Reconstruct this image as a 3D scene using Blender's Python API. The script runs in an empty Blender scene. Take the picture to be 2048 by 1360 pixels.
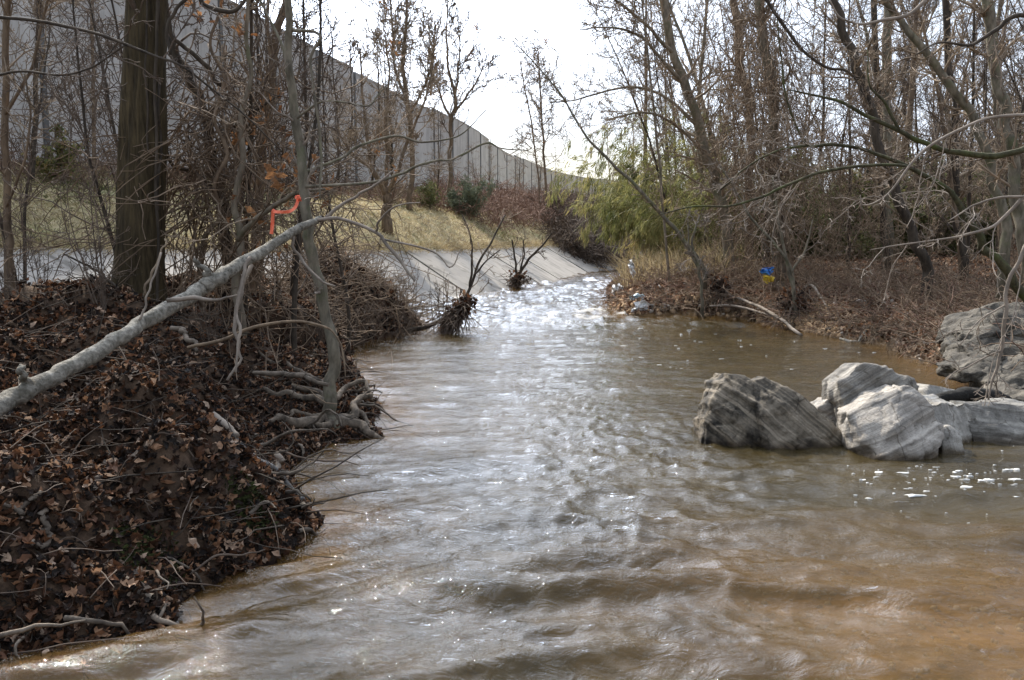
import bpy, bmesh, math, random
import numpy as np
from mathutils import Vector
R = math.radians
rng = np.random.default_rng(7)
random.seed(7)
sc = bpy.context.scene
COL = sc.collection

# ------------------------------------------------------------------ camera
CAMZ, FOC, HOR = 1.6, 1774.0, 485.0          # metres, pixels in the 2048 px photograph, horizon row
PITCH = math.atan((680 - HOR) / FOC)
cam = bpy.data.cameras.new('camera')
cam.sensor_width = 36; cam.lens = FOC / 2048 * 36
cam.clip_start = 0.05; cam.clip_end = 2000
co = bpy.data.objects.new('camera', cam); COL.objects.link(co)
co.location = (0, 0, CAMZ); co.rotation_euler = (math.pi / 2 - PITCH, 0, 0)
sc.camera = co
# ------------------------------------------------------------------ sky and sun
SUN_EL, SUN_AZ = R(40), R(-25)               # azimuth from +Y, negative = left
w = bpy.data.worlds.new('World'); sc.world = w; w.use_nodes = True
nt = w.node_tree; nt.nodes.clear()
def wn(t, **k):
    n = nt.nodes.new(t)
    for a, b in k.items(): setattr(n, a, b)
    return n
sky = wn('ShaderNodeTexSky', sky_type='NISHITA', sun_disc=False, sun_elevation=SUN_EL, sun_rotation=SUN_AZ,
         air_density=1.0, dust_density=2.5, ozone_density=1.0)
tc = wn('ShaderNodeTexCoord')
mp = wn('ShaderNodeMapping'); mp.inputs['Scale'].default_value = (1.6, 1.6, 4.0)
nz = wn('ShaderNodeTexNoise'); nz.inputs['Scale'].default_value = 1.3; nz.inputs['Detail'].default_value = 6; nz.inputs['Roughness'].default_value = .55
cr = wn('ShaderNodeValToRGB'); cr.color_ramp.elements[0].position = .36; cr.color_ramp.elements[1].position = .62
cr.color_ramp.elements[0].color = (.15, .15, .15, 1); cr.color_ramp.elements[1].color = (1, 1, 1, 1)
mx = wn('ShaderNodeMixRGB'); mx.inputs[2].default_value = (8.6, 8.9, 9.6, 1)
bg = wn('ShaderNodeBackground'); bg.inputs['Strength'].default_value = 0.115
wo = wn('ShaderNodeOutputWorld')
L = nt.links.new
# thin bright cloud: its glow falls off with the angle from the sun
SDV = (math.sin(SUN_AZ) * math.cos(SUN_EL), math.cos(SUN_AZ) * math.cos(SUN_EL), math.sin(SUN_EL))
nd = wn('ShaderNodeVectorMath', operation='DOT_PRODUCT'); nd.inputs[1].default_value = SDV; L(tc.outputs['Generated'], nd.inputs[0])
mxd = wn('ShaderNodeMath', operation='MAXIMUM'); mxd.inputs[1].default_value = 0; L(nd.outputs['Value'], mxd.inputs[0])
pw = wn('ShaderNodeMath', operation='POWER'); pw.inputs[1].default_value = 8; L(mxd.outputs[0], pw.inputs[0])
ma = wn('ShaderNodeMath', operation='MULTIPLY_ADD'); ma.inputs[1].default_value = 7.0; ma.inputs[2].default_value = .92; L(pw.outputs[0], ma.inputs[0])
sc_c = wn('ShaderNodeVectorMath', operation='SCALE'); sc_c.inputs[0].default_value = (8.0, 8.9, 10.5); L(ma.outputs[0], sc_c.inputs['Scale']); L(sc_c.outputs[0], mx.inputs[2])
L(tc.outputs['Generated'], mp.inputs[0]); L(mp.outputs[0], nz.inputs['Vector']); L(nz.outputs['Fac'], cr.inputs[0])
L(cr.outputs[0], mx.inputs[0]); L(sky.outputs[0], mx.inputs[1]); L(mx.outputs[0], bg.inputs[0]); L(bg.outputs[0], wo.inputs[0])
sl = bpy.data.lights.new('sun', 'SUN'); sl.energy = 4.8; sl.angle = R(0.9); sl.color = (1, .91, .77)
so = bpy.data.objects.new('sun', sl); COL.objects.link(so)
SD = Vector((math.sin(SUN_AZ) * math.cos(SUN_EL), math.cos(SUN_AZ) * math.cos(SUN_EL), math.sin(SUN_EL)))
so.rotation_euler = SD.to_track_quat('Z', 'Y').to_euler(); so.location = (-8, 20, 30)
sc.view_settings.view_transform = 'Standard'; sc.view_settings.look = 'None'
sc.view_settings.exposure = 0.5; sc.view_settings.gamma = 1.0; sc.view_settings.use_curve_mapping = False
sc.cycles.use_denoising = True
sc.cycles.max_bounces = 6; sc.cycles.diffuse_bounces = 3; sc.cycles.glossy_bounces = 3
sc.cycles.transparent_max_bounces = 8
sc.cycles.caustics_reflective = False; sc.cycles.caustics_refractive = False
sc.cycles.sample_clamp_indirect = 6

# ------------------------------------------------------------------ picture <-> place
CP, SP = math.cos(PITCH), math.sin(PITCH)
def ray(px, py):
    u = (px - 1024) / FOC; v = (py - 680) / FOC
    return np.array([u, CP - v * SP, -SP - v * CP])
def P(px, py, Y):                              # the point of the pixel's ray at distance Y up the stream
    d = ray(px, py); t = Y / d[1]
    return np.array([0, 0, CAMZ]) + d * t
def G(px, py, z=0.0):                          # where the pixel's ray meets height z
    d = ray(px, py); t = (z - CAMZ) / d[2]
    return np.array([0, 0, CAMZ]) + d * t

# ------------------------------------------------------------------ noise
def _h(ix, iy, iz, s):
    h = (ix * 374761393 + iy * 668265263 + iz * 2147483647 + s * 1274126177) & 0xFFFFFFFF
    h = ((h ^ (h >> 13)) * 1274126177) & 0xFFFFFFFF
    return ((h ^ (h >> 16)) & 0xFFFF) / 32767.5 - 1.0
def vn(x, y, z=None, s=0):
    x = np.asarray(x, float); y = np.asarray(y, float)
    ix = np.floor(x).astype(np.int64); iy = np.floor(y).astype(np.int64)
    fx = x - ix; fy = y - iy
    fx = fx * fx * fx * (fx * (fx * 6 - 15) + 10); fy = fy * fy * fy * (fy * (fy * 6 - 15) + 10)
    def lay(iz):
        a = _h(ix, iy, iz, s); b = _h(ix + 1, iy, iz, s); c = _h(ix, iy + 1, iz, s); d = _h(ix + 1, iy + 1, iz, s)
        return (a * (1 - fx) + b * fx) * (1 - fy) + (c * (1 - fx) + d * fx) * fy
    if z is None: return lay(0)
    z = np.asarray(z, float); iz = np.floor(z).astype(np.int64); fz = z - iz; fz = fz * fz * (3 - 2 * fz)
    return lay(iz) * (1 - fz) + lay(iz + 1) * fz
def fbm(x, y, z=None, o=4, s=0):
    t = 0; a = 1; k = 1
    for i in range(o):
        c, d = math.cos(i * 1.1), math.sin(i * 1.1)
        t = t + a * vn((x * c - y * d) * k + 17.3 * i, (x * d + y * c) * k - 9.1 * i, None if z is None else z * k + 3.7 * i, s + i); a *= .5; k *= 2.03
    return t
def sst(a, b, x):
    t = np.clip((x - a) / (b - a), 0, 1); return t * t * (3 - 2 * t)

# ------------------------------------------------------------------ the lie of the land
def poly_sd(poly, x, y):                       # signed distance, positive inside
    poly = np.asarray(poly, float); n = len(poly)
    d2 = np.full(x.shape, 1e18); ins = np.zeros(x.shape, bool)
    for i in range(n):
        ax, ay = poly[i]; bx, by = poly[(i + 1) % n]
        ex, ey = bx - ax, by - ay; wx, wy = x - ax, y - ay
        t = np.clip((wx * ex + wy * ey) / (ex * ex + ey * ey + 1e-12), 0, 1)
        dx = wx - ex * t; dy = wy - ey * t
        d2 = np.minimum(d2, dx * dx + dy * dy)
        c = ((ay <= y) != (by <= y))
        xi = ax + (y - ay) * ex / (ey if abs(ey) > 1e-12 else 1e-12)
        ins ^= c & (x < xi)
    return np.where(ins, 1, -1) * np.sqrt(d2)
def zw(y): return 0.16 * sst(16.3, 20.5, y) + 0.006 * np.clip(y - 20.5, 0, 60)
def gpix(lst, z=0.0): return [tuple(G(a, b, z)[:2]) for a, b in lst]
SPIT = gpix([(-120, 1400), (0, 1322), (150, 1282), (318, 1250), (335, 1195), (480, 1140), (585, 1086), (618, 1048), (592, 985), (575, 925),
             (650, 888), (755, 872), (742, 800), (700, 735), (690, 695), (780, 676), (832, 664), (838, 645)]) + \
       [(-3.2, 18.2), (-5.2, 15), (-7.3, 10), (-9.5, 4.5), (-11, -6), (-2.6, -6), (-2.3, 1.5)]
TOE = [(-11, -20), (-9.5, 4), (-7.3, 10.5), (-5.2, 15.2), (-2.75, 21.0), (-.45, 25.6), (1.3, 31.5), (3.0, 38), (5.5, 45), (12, 60), (30, 90), (60, 140)]
LEFT = TOE + [(120, 400), (-400, 400), (-400, -60), (-14, -60)]
RIGHT = gpix([(1480, 642), (1640, 668), (1760, 690), (1850, 722), (1940, 762), (2060, 800)]) + \
        [(6.2, 6.5), (7.5, 0), (9, -20), (400, -20), (400, 400), (140, 400), (75, 140), (40, 92), (20, 62), (8.5, 46), (4.9, 38), (3.7, 32), (2.95, 27), (2.55, 23)] + \
        [tuple(G(1222, 622, .08)[:2]), tuple(G(1262, 636, .02)[:2])]
def WA(y): return 1.95 + .55 * sst(25, 14, y)          # width of the concrete apron
def land(x, y):
    x = np.asarray(x, float); y = np.asarray(y, float)
    w_ = .10 * fbm(x * 1.7, y * 1.7, o=3, s=3)
    ds = poly_sd(SPIT, x, y) + w_ * .6; dl = poly_sd(LEFT, x, y); dr = poly_sd(RIGHT, x, y) + w_
    wz = zw(y)
    inside = np.maximum(np.maximum(ds, dl), dr)
    off = np.clip(-inside, 0, 9)
    bed = wz - .05 - .30 * (1 - np.exp(-off / .55)) + .03 * fbm(x * 2, y * 2, o=3, s=8)
    bed = bed + .23 * sst(-.6, 1.8, x) * sst(5.8, 3.6, y)                # gravel bar under the near right water
    n1 = fbm(x * 1.3, y * 1.3, o=4, s=11)
    top = .62 + .36 * sst(4.5, 8.5, y) - .25 * sst(10, 15, y)
    spit = top * (1 - np.exp(-np.clip(ds, 0, 9) / .62)) + .24 * n1 * sst(0, .6, ds) + .06 * fbm(x * 5, y * 5, o=2, s=5) * sst(0, .2, ds)
    mx_, my_ = (x + 2.55) / 1.35, (y - 14.9) / 1.5
    spit = spit + .62 * np.exp(-(mx_ ** 2 + my_ ** 2) ** 1.3) * sst(-.05, .5, ds)
    spit = spit * (1 - .78 * np.exp(-((x + 1.5) / .85) ** 2 - ((y - 7.5) / 1.0) ** 2))
    spit = np.where(ds > 0, spit, -9)
    wa = WA(y); g = np.clip(dl - wa - .05, 0, 99)
    cap = 2.75 + 1.1 * sst(20, 60, y)
    gr = wz + .57 * wa - .0 + cap * (1 - np.exp(-g * .50 / cap * 1.25)) + .10 * fbm(x * .6, y * .6, o=4, s=21) * sst(0, 1.5, g)
    left = np.where(dl < wa, wz - .06 + .57 * dl, wz * 0 + gr)
    left = np.where(dl > 0, left, -9)
    rb = wz + .38 * (1 - np.exp(-np.clip(dr, 0, 99) / .32)) + 1.6 * (1 - np.exp(-np.clip(dr, 0, 99) / 17)) + .10 * n1 * sst(0, .6, dr) + .03 * fbm(x * 5, y * 5, o=2, s=6) * sst(0, .2, dr)
    rb = rb + 2.2 * sst(3, 16, (x - 7.5) - .18 * (y - 10)) * sst(0, 2, dr)
    rb = np.where(dr > 0, rb, -9)
    z = np.maximum(np.maximum(spit, left), np.maximum(rb, bed))
    return z, ds, dl, dr, inside
def Hz(x, y): return float(land(np.array([x]), np.array([y]))[0][0])

# ------------------------------------------------------------------ object helpers
def tag(o, label=None, cat=None, group=None, kind=None):
    if label: o['label'] = label
    if cat: o['category'] = cat
    if group: o['group'] = group
    if kind: o['kind'] = kind
    return o
def empty(name, loc, label=None, cat=None, group=None):
    o = bpy.data.objects.new(name, None); COL.objects.link(o); o.location = loc; o.empty_display_size = .2
    return tag(o, label, cat, group)
def link(name, me, mat=None, parent=None, loc=None):
    if mat is not None and len(me.materials) == 0: me.materials.append(mat)
    o = bpy.data.objects.new(name, me); COL.objects.link(o)
    if parent is not None: o.parent = parent
    if loc is not None: o.location = loc
    return o
def mesh_np(name, v, quads=None, tris=None, smooth=True):
    me = bpy.data.meshes.new(name)
    v = np.asarray(v, np.float32)
    nq = 0 if quads is None else len(quads); n3 = 0 if tris is None else len(tris)
    li = []
    if nq: li.append(np.asarray(quads).ravel())
    if n3: li.append(np.asarray(tris).ravel())
    li = np.concatenate(li).astype(np.int32)
    me.vertices.add(len(v)); me.vertices.foreach_set('co', v.ravel())
    me.loops.add(len(li)); me.loops.foreach_set('vertex_index', li)
    ls = np.concatenate([np.arange(nq) * 4, nq * 4 + np.arange(n3) * 3]).astype(np.int32)
    me.polygons.add(nq + n3); me.polygons.foreach_set('loop_start', ls)
    me.polygons.foreach_set('use_smooth', np.full(nq + n3, smooth))
    me.update(calc_edges=True); me.validate()
    return me
def fattr(me, name, arr):
    a = me.attributes.new(name, 'FLOAT', 'POINT'); a.data.foreach_set('value', np.asarray(arr, np.float32))

class Tubes:
    def __init__(s): s.v = []; s.q = []; s.t = []; s.n = 0
    def add(s, pts, rad, S=4, cap=False):      # pts (N,K,3), rad (N,K)
        pts = np.asarray(pts, float); rad = np.asarray(rad, float)
        if pts.ndim == 2: pts = pts[None]; rad = rad[None]
        N, K, _ = pts.shape
        if N == 0: return s
        t = np.empty_like(pts); t[:, 1:-1] = pts[:, 2:] - pts[:, :-2]; t[:, 0] = pts[:, 1] - pts[:, 0]; t[:, -1] = pts[:, -1] - pts[:, -2]
        t /= np.linalg.norm(t, axis=2, keepdims=True) + 1e-9
        ch = pts[:, -1] - pts[:, 0]; ch /= np.linalg.norm(ch, axis=1, keepdims=True) + 1e-9
        ax = np.argmin(np.abs(ch), axis=1); ref = np.eye(3)[ax][:, None, :]
        n = np.cross(t, np.broadcast_to(ref, t.shape)); n /= np.linalg.norm(n, axis=2, keepdims=True) + 1e-9
        b = np.cross(t, n)
        a = np.arange(S) / S * 2 * math.pi
        ring = n[:, :, None] * np.cos(a)[:, None] + b[:, :, None] * np.sin(a)[:, None]
        vv = pts[:, :, None] + ring * (rad[:, :, None, None] if rad.ndim == 2 else rad[..., None])
        base = s.n + np.arange(N * K * S).reshape(N, K, S)
        A = base[:, :-1]; B = base[:, 1:]
        q = np.stack([A, np.roll(A, -1, 2), np.roll(B, -1, 2), B], -1).reshape(-1, 4)
        s.v.append(vv.reshape(-1, 3)); s.q.append(q); s.n += N * K * S
        if cap:
            for kk, flip in ((0, 1), (K - 1, 0)):
                c = s.n + np.arange(N); s.v.append(pts[:, kk] + t[:, kk] * (rad[:, kk].reshape(N, -1)[:, :1]) * (-.15 if kk == 0 else .15)); s.n += N
                r = base[:, kk]; r2 = np.roll(r, -1, 1); cc = np.broadcast_to(c[:, None], r.shape)
                s.t.append((np.stack([r2, r, cc], -1) if flip else np.stack([r, r2, cc], -1)).reshape(-1, 3))
        return s
    def build(s, name, mat, parent=None, origin=None):
        if not s.v: return None
        v = np.concatenate(s.v)
        if origin is not None: v = v - np.asarray(origin)
        me = mesh_np(name, v, np.concatenate(s.q), np.concatenate(s.t) if s.t else None)
        return link(name, me, mat, parent)

def spline(pts, n):                            # Catmull-Rom through pts (with any number of columns)
    p = np.asarray(pts, float)
    p = np.vstack([2 * p[0] - p[1], p, 2 * p[-1] - p[-2]])
    m = len(p) - 3
    t = np.linspace(0, m - 1e-6, n); i = t.astype(int); f = (t - i)[:, None]
    a, b, c, d = p[i], p[i + 1], p[i + 2], p[i + 3]
    return .5 * (2 * b + (c - a) * f + (2 * a - 5 * b + 4 * c - d) * f ** 2 + (3 * b - a - 3 * c + d) * f ** 3)
def unit(v): return v / (np.linalg.norm(v, axis=-1, keepdims=True) + 1e-9)
def walk(start, dirs, length, K, wig, up, r0, r1, rg, sag=0.0):
    N = len(start); pts = np.empty((N, K, 3)); pts[:, 0] = start; d = unit(dirs)
    st = (length / (K - 1))[:, None]
    for k in range(1, K):
        d = unit(d + rg.normal(0, wig, (N, 3)) + np.array([0, 0, up]) - np.array([0, 0, sag * k]))
        pts[:, k] = pts[:, k - 1] + d * st
    t = np.linspace(0, 1, K)[None]
    rad = r0[:, None] * (1 - t) + r1[:, None] * t
    return pts, rad
def sprout(pts, rad, per, rg, t0=.15, t1=1., ln=(.3, .6), ang=(30, 65), K=5, wig=.2, up=.08, rr=.5, rmin=.003, fall=.5, absl=None, sag=0.0):
    N, KK, _ = pts.shape
    if N == 0 or per == 0: return np.zeros((0, K, 3)), np.zeros((0, K))
    pl = np.linalg.norm(np.diff(pts, axis=1), axis=2).sum(1)
    idx = np.repeat(np.arange(N), per); M = len(idx)
    t = rg.uniform(t0, t1, M); f = t * (KK - 1); i = np.minimum(f.astype(int), KK - 2); f = (f - i)[:, None]
    s0 = pts[idx, i] * (1 - f) + pts[idx, i + 1] * f
    tang = unit(pts[idx, i + 1] - pts[idx, i])
    rp = rad[idx, i] * (1 - f[:, 0]) + rad[idx, i + 1] * f[:, 0]
    pr = unit(np.cross(tang, rg.normal(0, 1, (M, 3))))
    a = np.radians(rg.uniform(ang[0], ang[1], M))[:, None]
    d = tang * np.cos(a) + pr * np.sin(a)
    l = (pl[idx] if absl is None else absl) * rg.uniform(ln[0], ln[1], M) * (1 - fall * t)
    r0 = np.maximum(rp * rr * rg.uniform(.7, 1.1, M), rmin * 1.25); r1 = np.maximum(r0 * .3, rmin)
    return walk(s0, d, l, K, wig, up, r0, r1, rg, sag)

def pix_path(lst, n, wig=0.0, rg=rng):        # list of (px, py, Y, width px) -> points, radii
    q = spline([list(P(a, b, Y)) + [w_ * .5 * Y / FOC] for a, b, Y, w_ in lst], n)
    pts = q[:, :3]; rad = np.maximum(q[:, 3], .0015)
    if wig:
        k = np.arange(n) * .45 + rg.uniform(0, 99)
        for c in range(3): pts[:, c] += wig * rad * 2.2 * vn(k, k * 0 + c * 7.3, s=4) * (1 if c < 2 else .3)
    rad = rad * (1 + .05 * vn(np.arange(n) * .7, np.full(n, rg.uniform(0, 50)), s=9))
    return pts, rad

# ------------------------------------------------------------------ materials
def newmat(name):
    m = bpy.data.materials.new(name); m.use_nodes = True; t = m.node_tree; t.nodes.clear()
    o = t.nodes.new('ShaderNodeOutputMaterial'); p = t.nodes.new('ShaderNodeBsdfPrincipled'); t.links.new(p.outputs[0], o.inputs[0])
    return m, t, p
def N(t, ty, ins=None, **k):
    n = t.nodes.new(ty)
    for a, b in k.items(): setattr(n, a, b)
    for a, b in (ins or {}).items():
        if hasattr(b, 'is_output'): t.links.new(b, n.inputs[a])
        else: n.inputs[a].default_value = b
    return n
def ramp(t, fac, stops):
    n = t.nodes.new('ShaderNodeValToRGB'); e = n.color_ramp.elements
    while len(e) < len(stops): e.new(.5)
    for q, (p, c) in zip(e, stops): q.position = p; q.color = (*c, 1) if len(c) == 3 else c
    t.links.new(fac, n.inputs[0]); return n
def noise(t, vec, scale, detail=5, rough=.6, dist=0):
    return N(t, 'ShaderNodeTexNoise', {'Vector': vec, 'Scale': scale, 'Detail': detail, 'Roughness': rough, 'Distortion': dist})
def bark(name, dark, light, scale=9, stretch=.25, bump=.6, rnd=True, rough=.85, moss=None):
    m, t, p = newmat(name)
    tc = N(t, 'ShaderNodeTexCoord'); mp = N(t, 'ShaderNodeMapping', {'Vector': tc.outputs['Object'], 'Scale': (1, 1, stretch)})
    n1 = noise(t, mp.outputs[0], scale, 6, .65); n2 = noise(t, tc.outputs['Object'], 1.7, 4, .6)
    c = ramp(t, n1.outputs[0], [(.32, dark), (.68, light)])
    c2 = N(t, 'ShaderNodeMixRGB', {0: .55, 1: c.outputs[0], 2: ramp(t, n2.outputs[0], [(.35, (.45, .42, .38)), (.65, (1.25, 1.2, 1.15))]).outputs[0]}, blend_type='MULTIPLY')
    out = c2.outputs[0]
    if moss:
        n3 = noise(t, tc.outputs['Object'], 3.1, 5, .7)
        out = N(t, 'ShaderNodeMixRGB', {0: ramp(t, n3.outputs[0], [(.5, (0, 0, 0)), (.66, (.7, .7, .7))]).outputs[0], 1: out, 2: (*moss, 1)}).outputs[0]
    t.links.new(out, p.inputs['Base Color']); p.inputs['Roughness'].default_value = rough; p.inputs['Specular IOR Level'].default_value = .25
    b = N(t, 'ShaderNodeBump', {'Height': n1.outputs[0], 'Strength': bump, 'Distance': .02}); t.links.new(b.outputs[0], p.inputs['Normal'])
    return m
def plain(name, c1, c2=None, scale=8, rough=.8, spec=.25, bump=.2, trans=0.0):
    m, t, p = newmat(name); tc = N(t, 'ShaderNodeTexCoord'); n1 = noise(t, tc.outputs['Object'], scale, 5, .6)
    t.links.new(ramp(t, n1.outputs[0], [(.35, c1), (.65, c2 or c1)]).outputs[0], p.inputs['Base Color'])
    p.inputs['Roughness'].default_value = rough; p.inputs['Specular IOR Level'].default_value = spec
    b = N(t, 'ShaderNodeBump', {'Height': n1.outputs[0], 'Strength': bump, 'Distance': .01}); t.links.new(b.outputs[0], p.inputs['Normal'])
    return m
def leafmat(name, stops, rough=.75, trans=.25, spec=.3, obj=False):
    m, t, p = newmat(name)
    src = N(t, 'ShaderNodeObjectInfo').outputs['Random'] if obj else N(t, 'ShaderNodeAttribute', attribute_name='rnd').outputs['Fac']
    c = ramp(t, src, stops)
    tc = N(t, 'ShaderNodeTexCoord'); n1 = noise(t, tc.outputs['Object'], 30, 3, .6)
    c2 = N(t, 'ShaderNodeMixRGB', {0: .6, 1: c.outputs[0], 2: ramp(t, n1.outputs[0], [(.3, (.5, .5, .5)), (.7, (1.3, 1.3, 1.3))]).outputs[0]}, blend_type='MULTIPLY')
    t.links.new(c2.outputs[0], p.inputs['Base Color']); p.inputs['Roughness'].default_value = rough; p.inputs['Specular IOR Level'].default_value = spec
    tr = N(t, 'ShaderNodeBsdfTranslucent', {'Color': c2.outputs[0]}); ms = N(t, 'ShaderNodeMixShader', {0: trans, 1: p.outputs[0], 2: tr.outputs[0]})
    o = [n for n in t.nodes if n.type == 'OUTPUT_MATERIAL'][0]; t.links.new(ms.outputs[0], o.inputs[0])
    return m
M = {}
M['big'] = bark('bark_big', (.022, .016, .008), (.10, .075, .038), 34, .10, 1.0)
M['grey'] = bark('bark_grey', (.075, .066, .048), (.25, .22, .165), 14, .35, .4, moss=(.10, .11, .05))
M['dark'] = bark('bark_dark', (.025, .02, .015), (.10, .08, .06), 14, .3, .6)
M['brown'] = bark('bark_brown', (.09, .065, .045), (.26, .19, .125), 16, .3, .5)
M['mid'] = bark('bark_mid', (.10, .08, .06), (.28, .235, .175), 12, .3, .5, moss=(.09, .095, .045))
M['twig'] = bark('twig_bark', (.17, .13, .092), (.38, .30, .215), 5, 1, .2)
M['twigd'] = bark('twig_dark', (.07, .052, .04), (.19, .145, .11), 5, 1, .2)
M['twigl'] = bark('twig_pale', (.13, .108, .088), (.36, .305, .25), 5, 1, .2)
M['vine'] = bark('vine_bark', (.10, .072, .05), (.30, .22, .15), 6, 1, .2)
M['mossy'] = bark('mossy_bark', (.03, .026, .015), (.10, .095, .05), 20, .8, .6, moss=(.07, .09, .02))
M['log'] = bark('log_bark', (.07, .065, .05), (.40, .375, .32), 30, 1, 1.0, moss=(.085, .075, .055))
M['root'] = bark('root_bark', (.04, .032, .025), (.22, .18, .14), 12, 1, .6)
M['rootp'] = bark('pale_root_bark', (.045, .036, .027), (.23, .185, .14), 14, 1, .8)
M['wetlog'] = bark('wet_log', (.03, .03, .03), (.13, .12, .11), 12, 1, .6, rough=.45)
M['red'] = bark('red_stem', (.12, .07, .05), (.28, .175, .13), 4, 1, .2)
LEAFS = [(0, (.010, .007, .005)), (.42, (.028, .015, .009)), (.64, (.075, .034, .017)), (.80, (.17, .075, .035)), (.91, (.32, .18, .10)), (1, (.50, .37, .27))]
M['leaf'] = leafmat('dead_leaf', LEAFS)
M['leafr'] = leafmat('rust_leaf', [(0, (.04, .022, .014)), (.3, (.12, .060, .032)), (.55, (.26, .135, .075)), (.78, (.42, .25, .15)), (1, (.60, .45, .32))])
M['leafo'] = leafmat('dead_leaf_single', LEAFS[1:], obj=True)
M['hang'] = leafmat('hanging_leaf', [(0, (.16, .07, .03)), (1, (.42, .22, .10))], trans=.4)
M['bamboo'] = leafmat('bamboo_leaf', [(0, (.09, .11, .03)), (.35, (.17, .175, .06)), (.65, (.31, .29, .12)), (.86, (.38, .31, .12)), (1, (.50, .36, .16))], trans=.45)
M['green'] = leafmat('evergreen_leaf', [(0, (.06, .07, .03)), (.5, (.13, .14, .055)), (1, (.24, .23, .10))], trans=.35)
M['pine'] = leafmat('pine_needle', [(0, (.09, .11, .07)), (1, (.22, .24, .15))], trans=.2)
M['grass'] = leafmat('dry_grass', [(0, (.09, .10, .035)), (.22, (.18, .165, .065)), (.38, (.33, .27, .14)), (.65, (.47, .38, .215)), (1, (.62, .52, .34))], trans=.35)
M['reed'] = leafmat('straw', [(0, (.32, .24, .12)), (1, (.55, .45, .27))], trans=.3)

# ------------------------------------------------------------------ ground sheet
def axis(n, a, b, lim0, lim1, c):              # spacing fine round c, coarse far away
    t0 = -math.asinh((c - lim0) / a) / b; t1 = math.asinh((lim1 - c) / a) / b
    return c + a * np.sinh(b * np.linspace(t0, t1, n))
gx = axis(560, 1.9, 5.0, -420, 420, -.5); gy = 2.2 + 2.6 * np.sinh(5.0 * np.linspace(-math.asinh(14 / 2.6) / 5, math.asinh(420 / 2.6) / 5, 520))
X, Y = np.meshgrid(gx, gy); xf, yf = X.ravel(), Y.ravel()
Z, DS, DL, DR, INS = land(xf, yf)
GZ = Z.copy()
idx = np.arange(len(xf)).reshape(X.shape)
quads = np.stack([idx[:-1, :-1], idx[:-1, 1:], idx[1:, 1:], idx[1:, :-1]], -1).reshape(-1, 4)
me = mesh_np('ground', np.stack([xf, yf, Z], 1), quads)
fattr(me, 'grassy', sst(-.2, .4, DL - WA(yf))); fattr(me, 'bed', sst(-.02, -.10, INS)); fattr(me, 'conc', (DL > 0) & (DL < WA(yf)) & (DS < 0))
fattr(me, 'wet', sst(.16, .02, Z - zw(yf)))
mg, t, p = newmat('ground_mat')
tc_ = N(t, 'ShaderNodeTexCoord'); ob = tc_.outputs['Object']
at = lambda n: N(t, 'ShaderNodeAttribute', attribute_name=n).outputs['Fac']
n1 = noise(t, ob, 9, 8, .7); n2 = noise(t, ob, 1.1, 5, .6); vo = N(t, 'ShaderNodeTexVoronoi', {'Vector': ob, 'Scale': 22})
soil = ramp(t, n1.outputs[0], [(.3, (.022, .015, .01)), (.5, (.07, .043, .026)), (.72, (.17, .11, .07))])
gras = ramp(t, n1.outputs[0], [(.3, (.17, .14, .06)), (.5, (.33, .27, .14)), (.7, (.48, .39, .24))])
gree = N(t, 'ShaderNodeMixRGB', {0: ramp(t, n2.outputs[0], [(.5, (0, 0, 0)), (.65, (.6, .6, .6))]).outputs[0], 1: gras.outputs[0], 2: (.15, .17, .06, 1)})
bedc = N(t, 'ShaderNodeMixRGB', {0: .5, 1: ramp(t, vo.outputs['Color'], [(0, (.12, .065, .022)), (1, (.46, .29, .12))]).outputs[0], 2: ramp(t, n1.outputs[0], [(.35, (.17, .10, .035)), (.65, (.36, .22, .09))]).outputs[0]})
a1 = N(t, 'ShaderNodeMixRGB', {0: at('grassy'), 1: soil.outputs[0], 2: gree.outputs[0]})
a2 = N(t, 'ShaderNodeMixRGB', {0: at('bed'), 1: a1.outputs[0], 2: bedc.outputs[0]})
t.links.new(a2.outputs[0], p.inputs['Base Color']); p.inputs['Roughness'].default_value = .85; p.inputs['Specular IOR Level'].default_value = .2
bm_ = N(t, 'ShaderNodeBump', {'Height': n1.outputs[0], 'Strength': .8, 'Distance': .04}); t.links.new(bm_.outputs[0], p.inputs['Normal'])
ground = link('ground', me, mg); tag(ground, kind='structure')

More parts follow.
